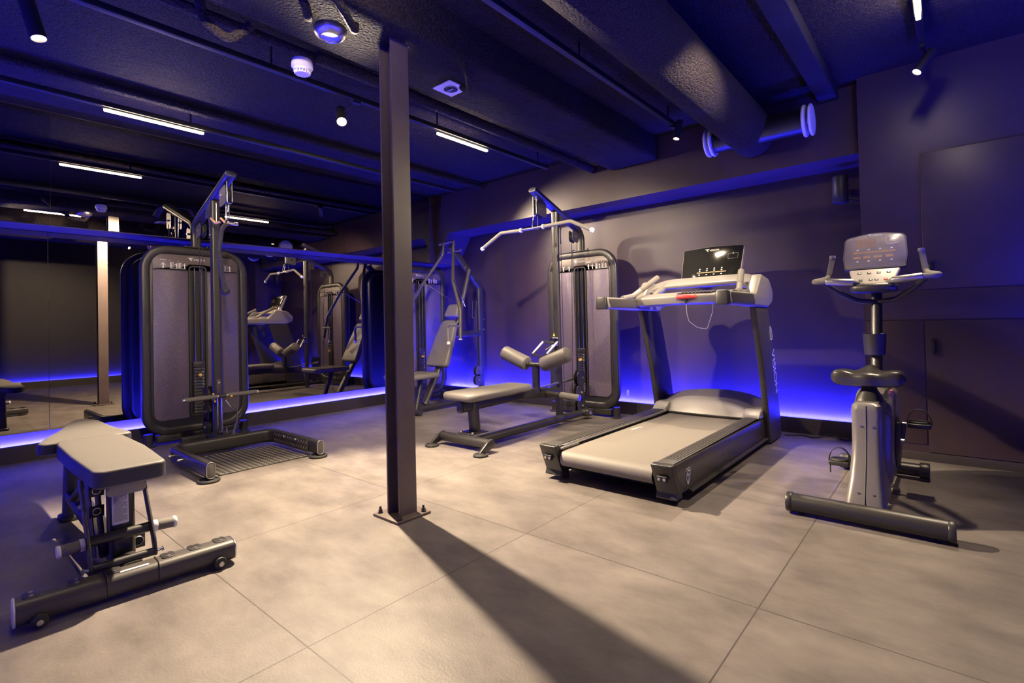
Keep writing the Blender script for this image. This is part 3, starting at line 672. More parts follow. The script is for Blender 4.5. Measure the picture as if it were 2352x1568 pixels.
G().tube([(X0, 1.07, .09), (X0, 1.05, .335)], rrect(.06, .10, .028, 4), upv=(1, 0, 0)).build('seat_post', STEEL, t)
G().rbox((X0-.08, .96, .098), (X0+.08, 1.14, .106), .003).build('post_flange', STEEL, t)
for a, b in ((-.06, .98), (.06, .98), (.06, 1.12)): bolt(t, (X0+a, b, .106), (0, 0, 1), .009)
oval_tube(t, 'seat_beam', fillet([(X0, .92, .315), (X0, 1.60, .33), (X0, 2.20, .28)], .2), .058, .095)
G().tube([(X0, .915, .315), (X0, .905, .315)], rrect(.058, .095, .028, 4)).build('beam_cap', STEEL, t)
o = rpoly([(-.175, .86), (.175, .86), (.165, 1.30), (.135, 1.66), (-.135, 1.66), (-.165, 1.30)], [.07, .07, .05, .06, .06, .05], 5)
G().puff(o, .365, .425, .026, Matrix.Translation((X0, 0, 0)), 5, crown=.006).build('seat_pad', VINYL, t)
G().rbox((X0-.10, .93, .352), (X0+.10, 1.62, .366), .004).build('pad_board', DARKP, t)
G().tube([(X0, 1.86, .30), (X0, 1.86, .585)], rrect(.05, .07, .02, 4), upv=(1, 0, 0)).build('roller_post', STEEL, t)
G().tube(fillet([(X0-.15, 1.85, .60), (X0-.07, 1.85, .568), (X0+.07, 1.85, .568), (X0+.15, 1.85, .60)], .03), rrect(.05, .04, .018, 3), upv=(0, 0, 1)).build('roller_yoke', STEEL, t)
for s in (-1, 1):
    a = V((X0+s*.09, 1.85, .572)); b = V((X0+s*.365, 1.85, .672)); rl = G(); rl.cyl(a, b, .066, 30, bev=.014); rl.build('thigh_roller', VINYL, t)
    d = (b-a).normalized(); g = G(); g.cyl(b-d*.004, b+d*.004, .048, 26, bev=.002); g.build('roller_cap', FOAM, t)
g = G(); g.cyl((X0, 1.97, .30), (X0+.20, 1.96, .292), .024, 18); g.build('foot_peg', STEEL, t)
G().cyl((X0+.20, 1.96, .292), (X0+.40, 1.95, .284), .031, 22, bev=.004).build('peg_grip', FOAM, t)
G().cyl((X0+.40, 1.95, .284), (X0+.404, 1.95, .284), .026, 20).build('peg_cap', SATIN, t)
g = G(); g.cyl((X0-.02, 1.92, .345), (X0+.03, 2.40, .385), .012, 12); g.build('adjust_rod', SATIN, t); bolt(t, (X0+.03, 2.40, .385), (0, 1, .1), .016)
g = G(); g.rbox((X0-.05, 2.165, .72), (X0+.03, 2.20, .80), .006); g.build('hanger_block', CHROME, t)
g = G(); g.add([(X0-.012, 2.150, .815), (X0+.012, 2.150, .815), (X0, 2.150, .845)], [(0, 1, 2)]); g.build('warning_sticker', YEL, t)
G().rbox((X0+.455, 2.70, .21), (X0+.458, 2.74, .27), .001).build('side_sticker', STICK, t)
# lat bar
tb = thing('lat_bar', 'wide cranked lat bar with foam grips hanging from the pulldown machine', 'handlebar', (X0, 1.85, 1.79))
yb = 1.85; C0 = V((X0, yb, 1.795))
bp_ = [V((X0-.61, yb-.01, 1.685)), V((X0-.37, yb-.005, 1.805)), V((X0, yb, 1.793)), V((X0+.42, yb+.005, 1.805)), V((X0+.62, yb+.01, 1.705))]
bp_[2] = V((X0, yb, 1.80))
full = fillet(bp_, .06, 7)
G().tube(full, circ(.0115, 14)).build('bar', SATIN, tb)
for s in (-1, 1):
    pts = [p for p in full if (p.x-X0)*s > .12]
    st = C0+V((s*.13, 0, .004)); pts = ([st]+pts) if s > 0 else (pts+[st])
    pts = sorted(pts, key=lambda p: (p.x-X0)*s)[:-1]; pts.append(pts[-1].lerp(full[0 if s < 0 else -1], .92))
    G().tube(pts, circ(.0165, 16)).build('foam_grip', FOAM, tb)
    G().cyl(pts[0]-V((s*.008, 0, 0)), pts[0]+V((s*.006, 0, 0)), .021, 18).build('collar', WPLAST, tb)
    e = full[0 if s < 0 else -1]; q = pts[-1]; d = (e-q).normalized(); G().cyl(e-d*.006, e+d*.018, .020, 18, bev=.003).build('end_cap', WPLAST, tb)
snap_hook('snap_hook', 'chrome snap hook above the middle of the wide lat bar', (X0, 1.88, 1.925), (X0, 1.855, 1.81))
# close grip row handle
th = thing('row_handle', 'close grip double row handle resting on the post behind the thigh rollers', 'handle', (X0, 2.10, .72))
for s in (-1, 1):
    dx = s*.085; base = V((X0-.08+dx, 2.02, .645)); tip = V((X0-.02+dx, 2.12, .765))
    G().cyl(base.lerp(tip, .03), base.lerp(tip, .97), .013, 14, bev=.002).build('grip', SATIN, th)
a = V((X0-.05, 2.06, .70))
for u in (0, 1):
    zz = .645 if u == 0 else .765; yy = 2.02 if u == 0 else 2.12; xx = X0-.08 if u == 0 else X0-.02
    G().tube(fillet([(xx-.085, yy, zz), (xx, yy+.03, zz-.022), (xx+.085, yy, zz)], .04), rrect(.006, .02, .002, 2)).build('bracket', STEEL, th)
G().cyl((X0-.05, 2.075, .69), (X0-.01, 2.14, .73), .010, 12).build('link', CHROME, th)

# ------------------------------------------------------------------ press machine in the corner
PX = -2.92
t = thing('press_machine', 'black seated press machine with swinging arms, tucked in the far corner', 'gym machine', (PX, 2.0, 0))
M3 = frame((-3.455, 2.26, 0), (0, 1, 0), (0, 0, 1), (1, 0, 0))
housing(t, M3, [('m', .165, 1, ''), ('m', .245, 1, ''), ('p', -.20, 0, 'CHEST'), ('m', -.13, 2, '')])
oval_tube(t, 'upright', fillet([(PX, 2.73, .02), (PX, 2.73, 1.41), (PX, 2.26, 1.86)], .10), .052, .085, upv=(0, 1, 0))
oval_tube(t, 'floor_tube', [(PX+.02, 1.60, .045), (PX+.02, 2.70, .045)], .05, .055)
G().cyl((PX-.35, 2.62, .045), (PX+.24, 2.62, .045), .028, 18).build('rear_cross_tube', STEEL, t)
G().cyl((PX-.30, 1.62, .035), (PX+.20, 1.62, .035), .026, 18).build('front_cross_tube', STEEL, t)
G().tube([(PX+.05, 1.66, .02), (PX+.02, 1.78, .40)], rrect(.045, .06, .02, 3), upv=(1, 0, 0)).build('seat_post', STEEL, t)
G().tube([(PX-.02, 1.84, .08), (PX-.02, 2.15, .60)], rrect(.05, .09, .02, 3), upv=(1, 0, 0)).build('back_support', STEEL2, t)
G().tube([(PX+.03, 2.17, .60), (PX+.03, 2.37, 1.1), (PX+.03, 2.53, 1.60)], rrect(.045, .05, .02, 3), upv=(1, 0, 0)).build('brace_tube', STEEL2, t)
G().rbox((PX-.03, 2.20, .80), (PX+.03, 2.72, .87), .01).build('cross_beam', STEEL, t)
o = rpoly([(-.21, 1.42), (.21, 1.42), (.19, 1.93), (-.19, 1.93)], .07, 5)
G().puff(o, .375, .430, .024, Matrix.Translation((PX, 0, 0)), 5, crown=.005).build('seat_pad', VINYL, t)
Mp = frame((PX, 2.02, .475), (1, 0, 0), V((0, .235, .55)).normalized(), V((0, -.55, .235)).normalized())
o = rpoly([(-.175, 0), (.175, 0), (.155, .30), (.115, .56), (-.115, .56), (-.155, .30)], [.04, .04, .03, .07, .07, .03], 5)
G().puff(o, -.03, .035, .022, Mp, 5, crown=.006).build('back_pad', VINYL, t)
o = rpoly([(-.11, .60), (.11, .60), (.09, .76), (-.09, .76)], [.03, .03, .05, .05], 5)
G().puff(o, -.02, .035, .020, Mp, 5, crown=.006).build('head_pad', VINYL, t)
G().cyl((PX-.17, 2.24, 1.895), (PX+.09, 2.24, 1.905), .014, 14).build('pivot_bar', SATIN, t)
G().cyl((PX-.10, 2.31, 1.80), (PX+.13, 2.30, 1.80), .014, 14).build('pivot_bar', SATIN, t)
for s in (-1, 1):
    ax = t_arm = G().tube(fillet([(PX+s*.085, 2.235, 1.90), (PX+s*.09, 2.22, 1.76), (PX+s*.26, 2.05, 1.42), (PX+s*.455, 1.965, 1.10), (PX+s*.49, 1.925, .80)], .10, 6), circ(.019, 16)).build('press_arm', STEEL2, t)
    hx = PX+s*.49; g = G(); g.tube(fillet([(hx, 1.93, .94), (hx-s*.19, 1.92, .945), (hx-s*.175, 1.915, .755)], .04, 6), circ(.0155, 14)); g.build('handle', FOAM, ax)
    G().cyl((hx-s*.175, 1.915, .765), (hx-s*.174, 1.915, .735), .020, 16, bev=.002).build('handle_cap', WPLAST, ax)
    G().cyl((hx, 1.93, .94), (hx-s*.03, 1.93, .94), .022, 16).build('handle_collar', CHROME, ax)
    G().cyl((hx, 1.925, .795), (hx, 1.924, .785), .019, 16).build('arm_cap', WPLAST, ax)
    jx = PX+s*.26; G().cyl((jx-s*.03, 2.08, 1.43), (jx+s*.045, 2.03, 1.42), .012, 12).build('cable_joint', CHROME, ax)
    g = G(); g.cyl((jx-s*.02, 2.10, 1.42), (PX+s*.03, 2.45, 1.16), .003, 8); g.build('cable', CHROME, t)
for y, z in ((2.46, 1.62), (2.62, 1.44)): bolt(t, (PX+.03, y, z), (1, 0, 0), .010)
for z in (1.12, 1.0, .88): bolt(t, (PX+.03, 2.76, z), (1, .3, 0), .010)
for z, r in ((.385, .055), (.275, .062)):
    G().lathe([(.01, -.012), (r, -.012), (r-.006, 0), (r, .012), (.01, .012)], (PX+.06, 2.60, z), (1, 0, 0), 24).build('pulley', RUBBER, t)
    o = [(2.60+r*.95*math.sin(a)*(.85 if math.cos(a) > 0 else 1), z+r*1.15*math.cos(a)) for a in [2*PI*k/18 for k in range(18)]]
    G().prism(o, .078, .082, YZ(PX)).build('pulley_guard', STEEL2, t); bolt(t, (PX+.083, 2.60, z), (1, 0, 0), .009)
G().cyl((PX+.06, 2.60, .43), (PX+.06, 2.60, 1.10), .003, 8).build('cable', RUBBER, t)
G().tube(fillet([(PX+.05, 2.56, 1.22), (PX+.05, 2.54, 1.02), (PX+.05, 2.60, 1.02), (PX+.05, 2.62, 1.22)], .015), circ(.004, 8)).build('cable_guide', CHROME, t)

# ------------------------------------------------------------------ treadmill
t = thing('treadmill', 'large black and silver-grey treadmill with a raised console in front of the back wall', 'treadmill', (0, 1.6, 0))
def prof_puff(o, x0, x1, r, n=3): return G().puff(o, x0, x1, r, YZ(0), n)
for s in (-1, 1):
    xa, xb = (.292, .402) if s > 0 else (-.422, -.312)
    o = rpoly([(.655, .214), (2.42, .196), (2.50, .15), (2.50, .05), (.80, .045), (.735, .05), (.70, .12)], [.008, .02, .04, .02, .01, .008, .03], 3)
    prof_puff([(y, z) for y, z in o], xa, xb, .012).build('side_rail', RAIL, t)
    fr = G(); fr.rbox((xa+.010, .70, .212), (xb-.008, 2.22, .2165), .002)
    foot = fr.build('foot_rail', RIB, t)
    g = G()
    for k in range(5): g.rbox((xa+.024+k*.0145, .78, .2163), (xa+.030+k*.0145, 2.18, .2183), .0009)
    g.build('grip_ridge', RAIL, foot)
    o = rpoly([(.648, .216), (.70, .216), (.78, .030), (.70, .028), (.715, .06)], [.006, .004, .006, .006, .01], 3)
    cap = prof_puff(o, xa-.003, xb+.003, .006).build('end_cap', DARKP, t)
    g = G(); xc = (xa+xb)/2; g.rbox((xc-.028, .655, .128), (xc+.028, .672, .158), .004); g.build('tension_slot', BLACK, cap)
    for dx in (-.014, .014):
        g = G(); g.cyl((xc+dx, .652, .143), (xc+dx, .658, .143), .008, 12); g.build('screw', SATIN, cap)
G().rbox((.398, .86, .040), (.424, 2.44, .052), .002).build('side_flange', STEEL2, t)
G().rbox((-.316, .74, .196), (-.300, 2.20, .215), .004).build('belt_edge_strip', SATIN, t, 'bright metal strip along the belt edge')
G().rbox((-.304, .70, .190), (-.29, .88, .204), .003).build('strip_bracket', SILVER, t)
bl = [(y, z) for y, z in [(2.30, .186), (.72, .186)]]+[(.72-.046*math.sin(a), .140+.046*math.cos(a)) for a in [PI*k/10 for k in range(11)]]+[(.72, .094), (2.30, .098)]
g = G(); n = len(bl); xs = (-.29, .284)
g.add([(xs[0], y, z) for y, z in bl]+[(xs[1], y, z) for y, z in bl], [(i, i+1, n+i+1, n+i) for i in range(n-1)]); g.build('running_belt', BELT, t)
G().rbox((-.30, .80, .105), (.292, 2.28, .180), .006).build('deck', DARKP, t)
G().rbox((-.36, .86, .028), (.36, 2.44, .060), .01).build('base_pan', DARKP, t)
for x in (-.34, .34):
    for y in (.80, 2.25):
        g = G(); g.cyl((x, y, 0), (x, y, .04), .022, 16); g.build('foot', RUBBER, t)
# belt mark
Mb = frame((-.235, 1.50, .1875), (0, -1, 0), (1, 0, 0), (0, 0, 1))
g = G(); logo(Mb, .022, g); g.build('belt_logo', WHITE, t)
# motor hood
secs = []
for k in range(17):
    u = -1+2*k/16; x = -.01+.405*u; b = 1-.26*abs(u)**2.6; fy = 2.20+.03*u*u
    pts = [(fy, .192), (fy+.030, .235*b+.01), (fy+.10, .33*b), (2.44, .372*b), (2.60, .355*b), (2.70, .22), (2.72, .05), (fy+.06, .05)]
    secs.append([(x, y, z) for y, z in pts])
G().loft(secs).build('motor_hood', SILVER, t, angle=24)
for s in (-1, 1):
    xa, xb = (.285, .402) if s > 0 else (-.422, -.305)
    o = rpoly([(2.16, .205), (2.24, .262), (2.34, .275), (2.42, .19)], [.008, .02, .02, .01], 3)
    prof_puff(o, xa, xb, .010).build('hood_shoulder', SILVER, t)
g = G(); g.tube([(x, 2.195+.03*((x+.01)/.4)**2, .200) for x in [-.33+.66*k/12 for k in range(13)]], rrect(.016, .012, .004, 2)); g.build('hood_lip', STEEL, t)
# uprights
for s in (-1, 1):
    xa, xb = (.395, .440) if s > 0 else (-.460, -.415)
    o = rpoly([(2.34, .01), (2.66, .01), (2.56, .46), (2.36, 1.04), (2.03, 1.04), (2.23, .50)], [.02, .03, .4, .02, .02, .4], 4)
    up_ = prof_puff(o, xa, xb, .014).build('upright', DARKP if s < 0 else STEEL2, t)
    if s > 0:
        d = V((0, .145, -.55)).normalized(); Ml = frame((xb+.0005, 2.47, .60), d, V((0, .55, .145)).normalized(), (1, 0, 0))
        g = G(); text('VISION', .105, Ml @ Matrix.Translation((.07, -.035, 0)), g=g, squash=1.05)
        g.build('upright_logo', WHITE, up_); g = G()
        Mq = frame((xb+.0005, 2.40, .83), d, V((0, .55, .145)).normalized(), (1, 0, 0)); 
        g.tube([(x, y, .001) for x, y in [(-.05, .0), (-.02, .025), (.03, .03), (.055, .015), (.05, -.02), (.0, -.022)]], circ(.003, 6), upv=(0, 0, 1), closed=True, M=Mq)
        g.build('swoosh_mark', WHITE, up_)
# shield emblem on the side rail
g = G(); Me = frame((.4035, .86, .125), (0, 1, 0), (0, 0, 1), (1, 0, 0))
g.tube(fillet([(-.028, .035, 0), (.03, .040, 0), (.012, -.02, 0), (-.012, -.050, 0), (-.034, .0, 0), (-.028, .035, 0)], .008, 3)[:-1], circ(.0022, 6), upv=(0, 0, 1), closed=True, M=Me)
g.tube([(-.022, .0, 0), (-.008, .022, 0), (.018, .026, 0)], circ(.0022, 6), upv=(0, 0, 1), M=Me); g.tube([(-.012, -.040, 0), (-.006, .0, 0), (.010, .005, 0)], circ(.0022, 6), upv=(0, 0, 1), M=Me)
g.build('emblem', WHITE, t)
# handrail arms with padded ends and console shell
for s in (-1, 1):
    xc = .415 if s > 0 else -.435
    o = rpoly([(1.42, 1.035), (2.32, 1.018), (2.44, 1.06), (2.46, 1.14), (2.36, 1.235), (2.16, 1.262), (2.10, 1.20), (2.02, 1.118), (1.44, 1.118)], [.02, .06, .05, .06, .08, .04, .06, .04, .02], 5)
    a_ = prof_puff(o, xc-.040, xc+.040, .020, 4).build('handrail_arm', SILVER, t)
    o = rpoly([(1.50, 1.045), (1.98, 1.040), (1.93, 1.108), (1.46, 1.108)], .012, 3)
    prof_puff(o, xc+.036, xc+.043, .002, 2).build('arm_side_panel', STEEL2, a_)
    o = rpoly([(1.412, 1.030), (1.47, 1.030), (1.45, 1.122), (1.425, 1.122)], .010, 3)
    prof_puff(o, xc-.042, xc+.042, .014, 3).build('arm_tip', DARKP, a_)
    gx = xc-s*.015
    g = G(); g.tube(fillet([(gx, 1.72, 1.115), (gx-s*.015, 1.86, 1.135), (gx-s*.085, 2.16, 1.290)], .08, 5), circ(.020, 16)); g.build('pulse_grip', SILVER, a_)
    g = G(); p1 = V((gx-s*.035, 1.945, 1.179)); p2 = V((gx-s*.085, 2.16, 1.290)); g.cyl(p1, p2, .0225, 18, bev=.004); g.build('grip_plate', FOAM, a_)
# upper loop of the console
ps = fillet([(-.41, 2.18, 1.165), (-.31, 2.25, 1.235), (.29, 2.25, 1.240), (.40, 2.24, 1.19)], .12, 6)
G().tube(ps, rrect(.19, .040, .018, 4), upv=(0, -.35, 1)).build('console_loop', SILVER, t)
# dash
secs = []
for k in range(13):
    u = -1+2*k/12; x = -.01+.40*u; a = .035*(1-u*u)
    pts = [(1.90-a, 1.098), (1.905-a, 1.112), (2.06, 1.150), (2.12, 1.14), (2.12, 1.06), (1.96-a, 1.045), (1.91-a, 1.058)]
    secs.append([(x, y, z+.006*(1-u*u)) for y, z in pts])
dash = G().loft(secs).build('dash', SILVER, t)
Mk = frame((.0, 1.975, 1.142), (1, 0, 0), V((0, .155, .038)).normalized(), V((0, -.038, .155)).normalized())
G().puff(rpoly([(-.10, -.035), (.16, -.035), (.22, .06), (-.04, .06)], .01, 3), 0, .004, .002, Mk, 2).build('keypad', SCREEN, dash)
g = G()
for i in range(9):
    for j in range(2): g.rbox((-.07+.028*i, -.02+.038*j, .0038), (-.055+.028*i, -.006+.038*j, .006), .001, Mk)
g.build('dash_buttons', LABEL, dash)
Ms = frame((-.13, 1.885, 1.098), (1, -.12, 0), (0, .2, 1), (0, -1, .2)); G().puff(rrect(.10, .022, .004, 3), -.005, .0015, .001, Ms, 2).build('usb_slot', BLACK, dash)
tstop = G(); o = [(.075*math.cos(a), .026*math.sin(a)) for a in [2*PI*k/28 for k in range(28)]]
tstop.puff(o, 0, .030, .012, frame((.015, 1.868, 1.095), (1, 0, 0), (0, 1, 0), (0, 0, 1)), 4, crown=.003); tstop.build('stop_button', RED, t, 'red emergency stop button')
g = G(); g.cyl((.015, 1.862, 1.098), (.015, 1.862, 1.060), .014, 14, r2=.006); g.build('safety_plug', DARKP, t)
cd = [(.015, 1.862, 1.06), (.02, 1.862, .98), (.03, 1.87, .93), (.09, 1.87, .885), (.155, 1.88, .872), (.175, 1.88, .93), (.195, 1.89, 1.0), (.195, 1.90, 1.06)]
G().tube(fillet(cd, .02, 4), circ(.0016, 6)).build('safety_cord', WPLAST, t)
# screen
Mz = frame((.02, 2.335, 1.262), (1, 0, 0), V((0, .10, .24)).normalized(), V((0, -.24, .10)).normalized())
o = rpoly([(-.234, 0), (.234, 0), (.246, .285), (0, .299), (-.246, .285)], [.008, .008, .022, .6, .022], 6)
sh = G().puff(o, -.035, 0, .010, Mz, 4).build('screen_shell', SILVER, t)
G().puff(inset(o, .007), .0, .0025, .001, Mz, 2).build('screen_face', SCREEN, sh)
Mf = Mz @ Matrix.Translation((0, 0, .003)); g = G(); logo(Mf @ Matrix.Translation((.0, .250, 0)), .017, g)
for k in range(4):
    for yy, rr_ in ((.092, .006), (.075, .0065), (.040, .006)):
        g.add([(-.085+.058*k+rr_*math.cos(a), yy+rr_*.8*math.sin(a), .0012) for a in [2*PI*i/10 for i in range(10)]], [tuple(range(10))], Mf)
g.tube([(x, y, .001) for x, y in rrect(.075, .045, .005, 2)], circ(.0006, 4), upv=(0, 0, 1), closed=True, M=Mf @ Matrix.Translation((.165, .190, 0)))
text('2', .022, Mf @ Matrix.Translation((.165, .207, 0)), g=g)
g.build('screen_print', WHITE, sh)
g = G()
for k in range(22): g.add([(-.105+.0105*k, .055, .0012), (-.0975+.0105*k, .055, .0012), (-.0975+.0105*k, .063, .0012), (-.105+.0105*k, .063, .0012)], [(0, 1, 2, 3)], Mf)
g.build('speed_bar', AMBERP, sh)
G().rbox((-.06, 2.34, 1.20), (.06, 2.40, 1.29), .01).build('screen_stand', DARKP, t)
# mains cable on the floor
tag(G().tube(fillet([(.45, 2.70, .012), (.56, 2.80, .006), (.66, 2.72, .006), (.74, 2.86, .03), (.82, 2.78, .006), (.93, 2.84, .006), (1.0, 2.86, .006)], .05, 5), circ(.005, 8)).build('power_cable', RUBBER),
    'thin black cable winding over the floor along the back skirting beside the treadmill', 'cable')

# ------------------------------------------------------------------ exercise bike
BX = 1.155
t = thing('exercise_bike', 'upright grey exercise bike with a console and wide saddle by the cupboard', 'exercise bike', (BX, 1.4, 0))
G().cyl((BX-.295, .975, .052), (BX+.295, .975, .052), .043, 26).build('rear_stabiliser', STEEL, t)
for s in (-1, 1):
    g = G(); g.cyl((BX+s*.285, .975, .052), (BX+s*.312, .975, .052), .046, 26, bev=.006); g.build('end_cap', DARKP, t)
    g = G(); g.cyl((BX+s*.25, .985, 0), (BX+s*.25, .985, .012), .018, 14); g.build('levelling_foot', RUBBER, t)
G().cyl((BX-.18, 1.95, .052), (BX+.16, 1.95, .052), .036, 22).build('front_stabiliser', STEEL, t)
for s, e in ((-1, BX-.18), (1, BX+.16)):
    g = G(); g.cyl((e, 1.95, .052), (e+s*.045, 1.95, .052), .045, 22, bev=.005); g.build('transport_wheel', DARKP, t)
secs = []
for z, hw, y0, y1 in ((.086, .078, 1.00, 1.30), (.12, .074, 1.015, 1.31), (.19, .066, 1.055, 1.33), (.27, .061, 1.095, 1.35), (.35, .059, 1.125, 1.38), (.42, .060, 1.14, 1.40), (.49, .062, 1.145, 1.42), (.515, .058, 1.15, 1.42), (.528, .045, 1.165, 1.41)):
    secs.append([(BX+x, (y0+y1)/2+y, z) for x, y in rrect(2*hw, y1-y0, .026, 4)])
body = G().loft(secs).build('rear_shell', BODY, t)
g = G(); g.tube([(BX, 1.148-(.0 if z > .3 else 0), z) for z in ()] or [(BX, a, z) for z, a in ((.09, .999), (.12, 1.014), (.19, 1.054), (.27, 1.094), (.35, 1.124), (.42, 1.139), (.49, 1.144), (.515, 1.149))], circ(.0018, 6), upv=(1, 0, 0)); g.build('seam', BLACK, body)
for x, z, y in ((-.022, .42, 1.139), (.025, .42, 1.139), (-.028, .135, 1.022), (.030, .135, 1.022)):
    g = G(); g.cyl((BX+x, y, z), (BX+x, y-.004, z), .005, 10); g.build('screw', SATIN, body)
o = rpoly([(1.26, .09), (1.92, .09), (2.02, .26), (1.98, .44), (1.82, .545), (1.52, .56), (1.30, .47)], [.08, .12, .10, .10, .08, .06, .04], 6)
G().puff([(y, z) for y, z in o], BX-.082, BX+.082, .045, YZ(0), 5).build('flywheel_shell', BODY, t)
for s in (-1, 1): G().lathe([(.02, 0), (.135, 0), (.14, .006), (.11, .016), (.02, .018)], (BX+s*.080, 1.62, .27), (s, 0, 0), 36).build('crank_disc', DARKP, t)
secs = []
for z, hw, hd in ((.515, .056, .085), (.545, .050, .07), (.575, .034, .045), (.600, .026, .033), (.66, .024, .030)): secs.append([(BX+x, 1.30+y, z) for x, y in rrect(2*hw, 2*hd, min(hw, hd)*.8, 4)])
G().loft(secs).build('seat_post_cover', DARKP, t)
# saddle
secs = []; NX = 25
for k in range(NX):
    u = -1+2*k/(NX-1); x = BX-.005+.152*u; e = math.sqrt(max(0, 1-u**6)); nose = math.exp(-(u/.30)**2)
    ya = 1.235+.03*(1-e)-.015*nose+.0; yb_ = ya+.05+.10*e+.14*nose; hz = .030*e+.004
    zc = .630; ring = []
    for v, tz in ((0, 0), (.0, .5), (.04, .9), (.25, 1.0), (.55, 1.0), (.85, .95), (1, .5), (1, -.2), (.9, -1), (.5, -1), (.1, -1), (0, -.8)):
        z = zc+hz*tz+(.010*math.cos(u*PI*1.0)*0) + (.016*abs(u)*(tz > .4)) - (.010*math.exp(-((abs(u)-.35)/.2)**2)*(tz > .4))+(.030*nose*v*(tz > .4)*(1 if v > .3 else .3))
        ring.append((x, ya+(yb_-ya)*v, z))
    secs.append(ring)
G().loft(secs).build('saddle', mat('saddle_vinyl', (.028, .026, .026), .30), t, angle=60)
G().cyl((BX, 1.60, .45), (BX, 1.80, 1.12), .027, 22).build('mast', STEEL, t)
g = G(); g.tube([(BX, 1.615, .50), (BX, 1.655, .63)], rrect(.07, .075, .03, 4), upv=(1, 0, 0)); g.build('mast_collar', DARKP, t)
g = G(); g.cyl((BX+.03, 1.50, .53), (BX+.062, 1.50, .53), .005, 10); g.build('adjuster_shaft', SATIN, t)
g = G(); g.rbox((-.006, -.012, -.028), (.012, .012, .028), .006, Matrix.Translation((BX+.070, 1.50, .53))); g.build('adjuster_knob', PINK, t, 'coral seat height knob')
# bottle holder
G().lathe([(.036, 0), (.048, .004), (.054, .11), (.056, .118), (.051, .118), (.049, .11), (.040, .012), (.001, .012)], (BX-.005, 1.655, .725), (0, 0, 1), 30).build('bottle_holder', STEEL, t)
# console
Mh = frame((BX+.002, 1.685, 1.205), (1, 0, 0), V((0, .07, .21)).normalized(), V((0, -.21, .07)).normalized())
o = rpoly([(-.140, 0), (.140, 0), (.149, .07), (.142, .195), (0, .222), (-.142, .195), (-.149, .07)], [.01, .01, .1, .035, .9, .035, .1], 6)
sh = G().puff(o, -.045, 0, .016, Mh, 4).build('console_shell', DARKP, t)
G().tube([(x, y, 0) for x, y in inset(o, .003)], circ(.0028, 6), upv=(0, 0, 1), closed=True, M=Mh).build('console_rim', SATIN, sh)
G().puff(inset(o, .006), 0, .0025, .001, Mh, 2).build('display_face', SCREENG, sh)
Mf = Mh @ Matrix.Translation((0, 0, .003)); g = G(); logo(Mf @ Matrix.Translation((.005, .196, 0)), .0105, g)
g.tube([(x, y, .001) for x, y in rrect(.052, .040, .004, 2)], circ(.0006, 4), upv=(0, 0, 1), closed=True, M=Mf @ Matrix.Translation((.082, .160, 0)))
text('2', .016, Mf @ Matrix.Translation((.090, .154, 0)), g=g)
for k in range(4):
    for yy in (.115, .045): g.add([(-.078+.052*k+.006*math.cos(a), yy+.004*math.sin(a), .0012) for a in [2*PI*i/10 for i in range(10)]], [tuple(range(10))], Mf)
g.build('display_print', WHITE, sh)
g = G()
for i in range(16):
    for j in range(9): g.add([(-.088+.0062*i+a, .128+.0062*j+b, .0012) for a, b in ((0, 0), (.0042, 0), (.0042, .0042), (0, .0042))], [(0, 1, 2, 3)], Mf)
for i in range(18): g.add([(-.098+.0108*i+a, .092+b, .0012) for a, b in ((0, 0), (.0095, 0), (.0095, .012), (0, .012))], [(0, 1, 2, 3)], Mf)
for x0_, w_ in ((-.098, .034), (-.052, .034), (-.004, .040), (.050, .034)): g.add([(x0_+a, .062+b, .0012) for a, b in ((0, 0), (w_, 0), (w_, .013), (0, .013))], [(0, 1, 2, 3)], Mf)
g.build('display_matrix', AMBERP, sh)
Mk = frame((BX+.002, 1.600, 1.122), (1, 0, 0), V((0, .075, .078)).normalized(), V((0, -.078, .075)).normalized())
o = rpoly([(-.085, -.018), (0, -.030), (.085, -.018), (.118, .112), (-.118, .112)], [.03, .3, .03, .008, .008], 5)
kp = G().puff(o, -.03, 0, .008, Mk, 3).build('keypad_panel', PANELG, t)
g = G(); keys = [(-.066+.044*k, .078) for k in range(4)]+[(-.058, .022), (-.012, .024), (.014, .024), (.056, .022)]
for x, y in keys: g.rbox((x-.009, y-.008, -.001), (x+.009, y+.008, .0015), .001, Mk)
g.build('key', BLACK, kp)
g = G()
for k, (x, y) in enumerate(keys):
    if k in (4, 7): continue
    g.add([(x-.004, y-.003, .0022), (x+.004, y-.003, .0022), (x+.004, y+.003, .0022), (x-.004, y+.003, .0022)], [(0, 1, 2, 3)], Mk)
g.build('key_symbol', WHITE, kp)
x, y = keys[4]; G().add([(x-.003, y-.005, .0022), (x+.005, y, .0022), (x-.003, y+.005, .0022)], [(0, 1, 2)], Mk).build('start_symbol', GREEN, kp)
x, y = keys[7]; G().add([(x-.006, y-.005, .0022), (x+.006, y-.005, .0022), (x+.006, y+.005, .0022), (x-.006, y+.005, .0022)], [(0, 1, 2, 3)], Mk).build('stop_symbol', RED, kp)
G().puff(rpoly([(-.11, 1.58), (0, 1.555), (.11, 1.58), (.10, 1.80), (-.10, 1.80)], [.05, .2, .05, .03, .03], 5), 1.070, 1.118, .022, Matrix.Translation((BX, 0, 0)), 4).build('console_base', STEEL, t)
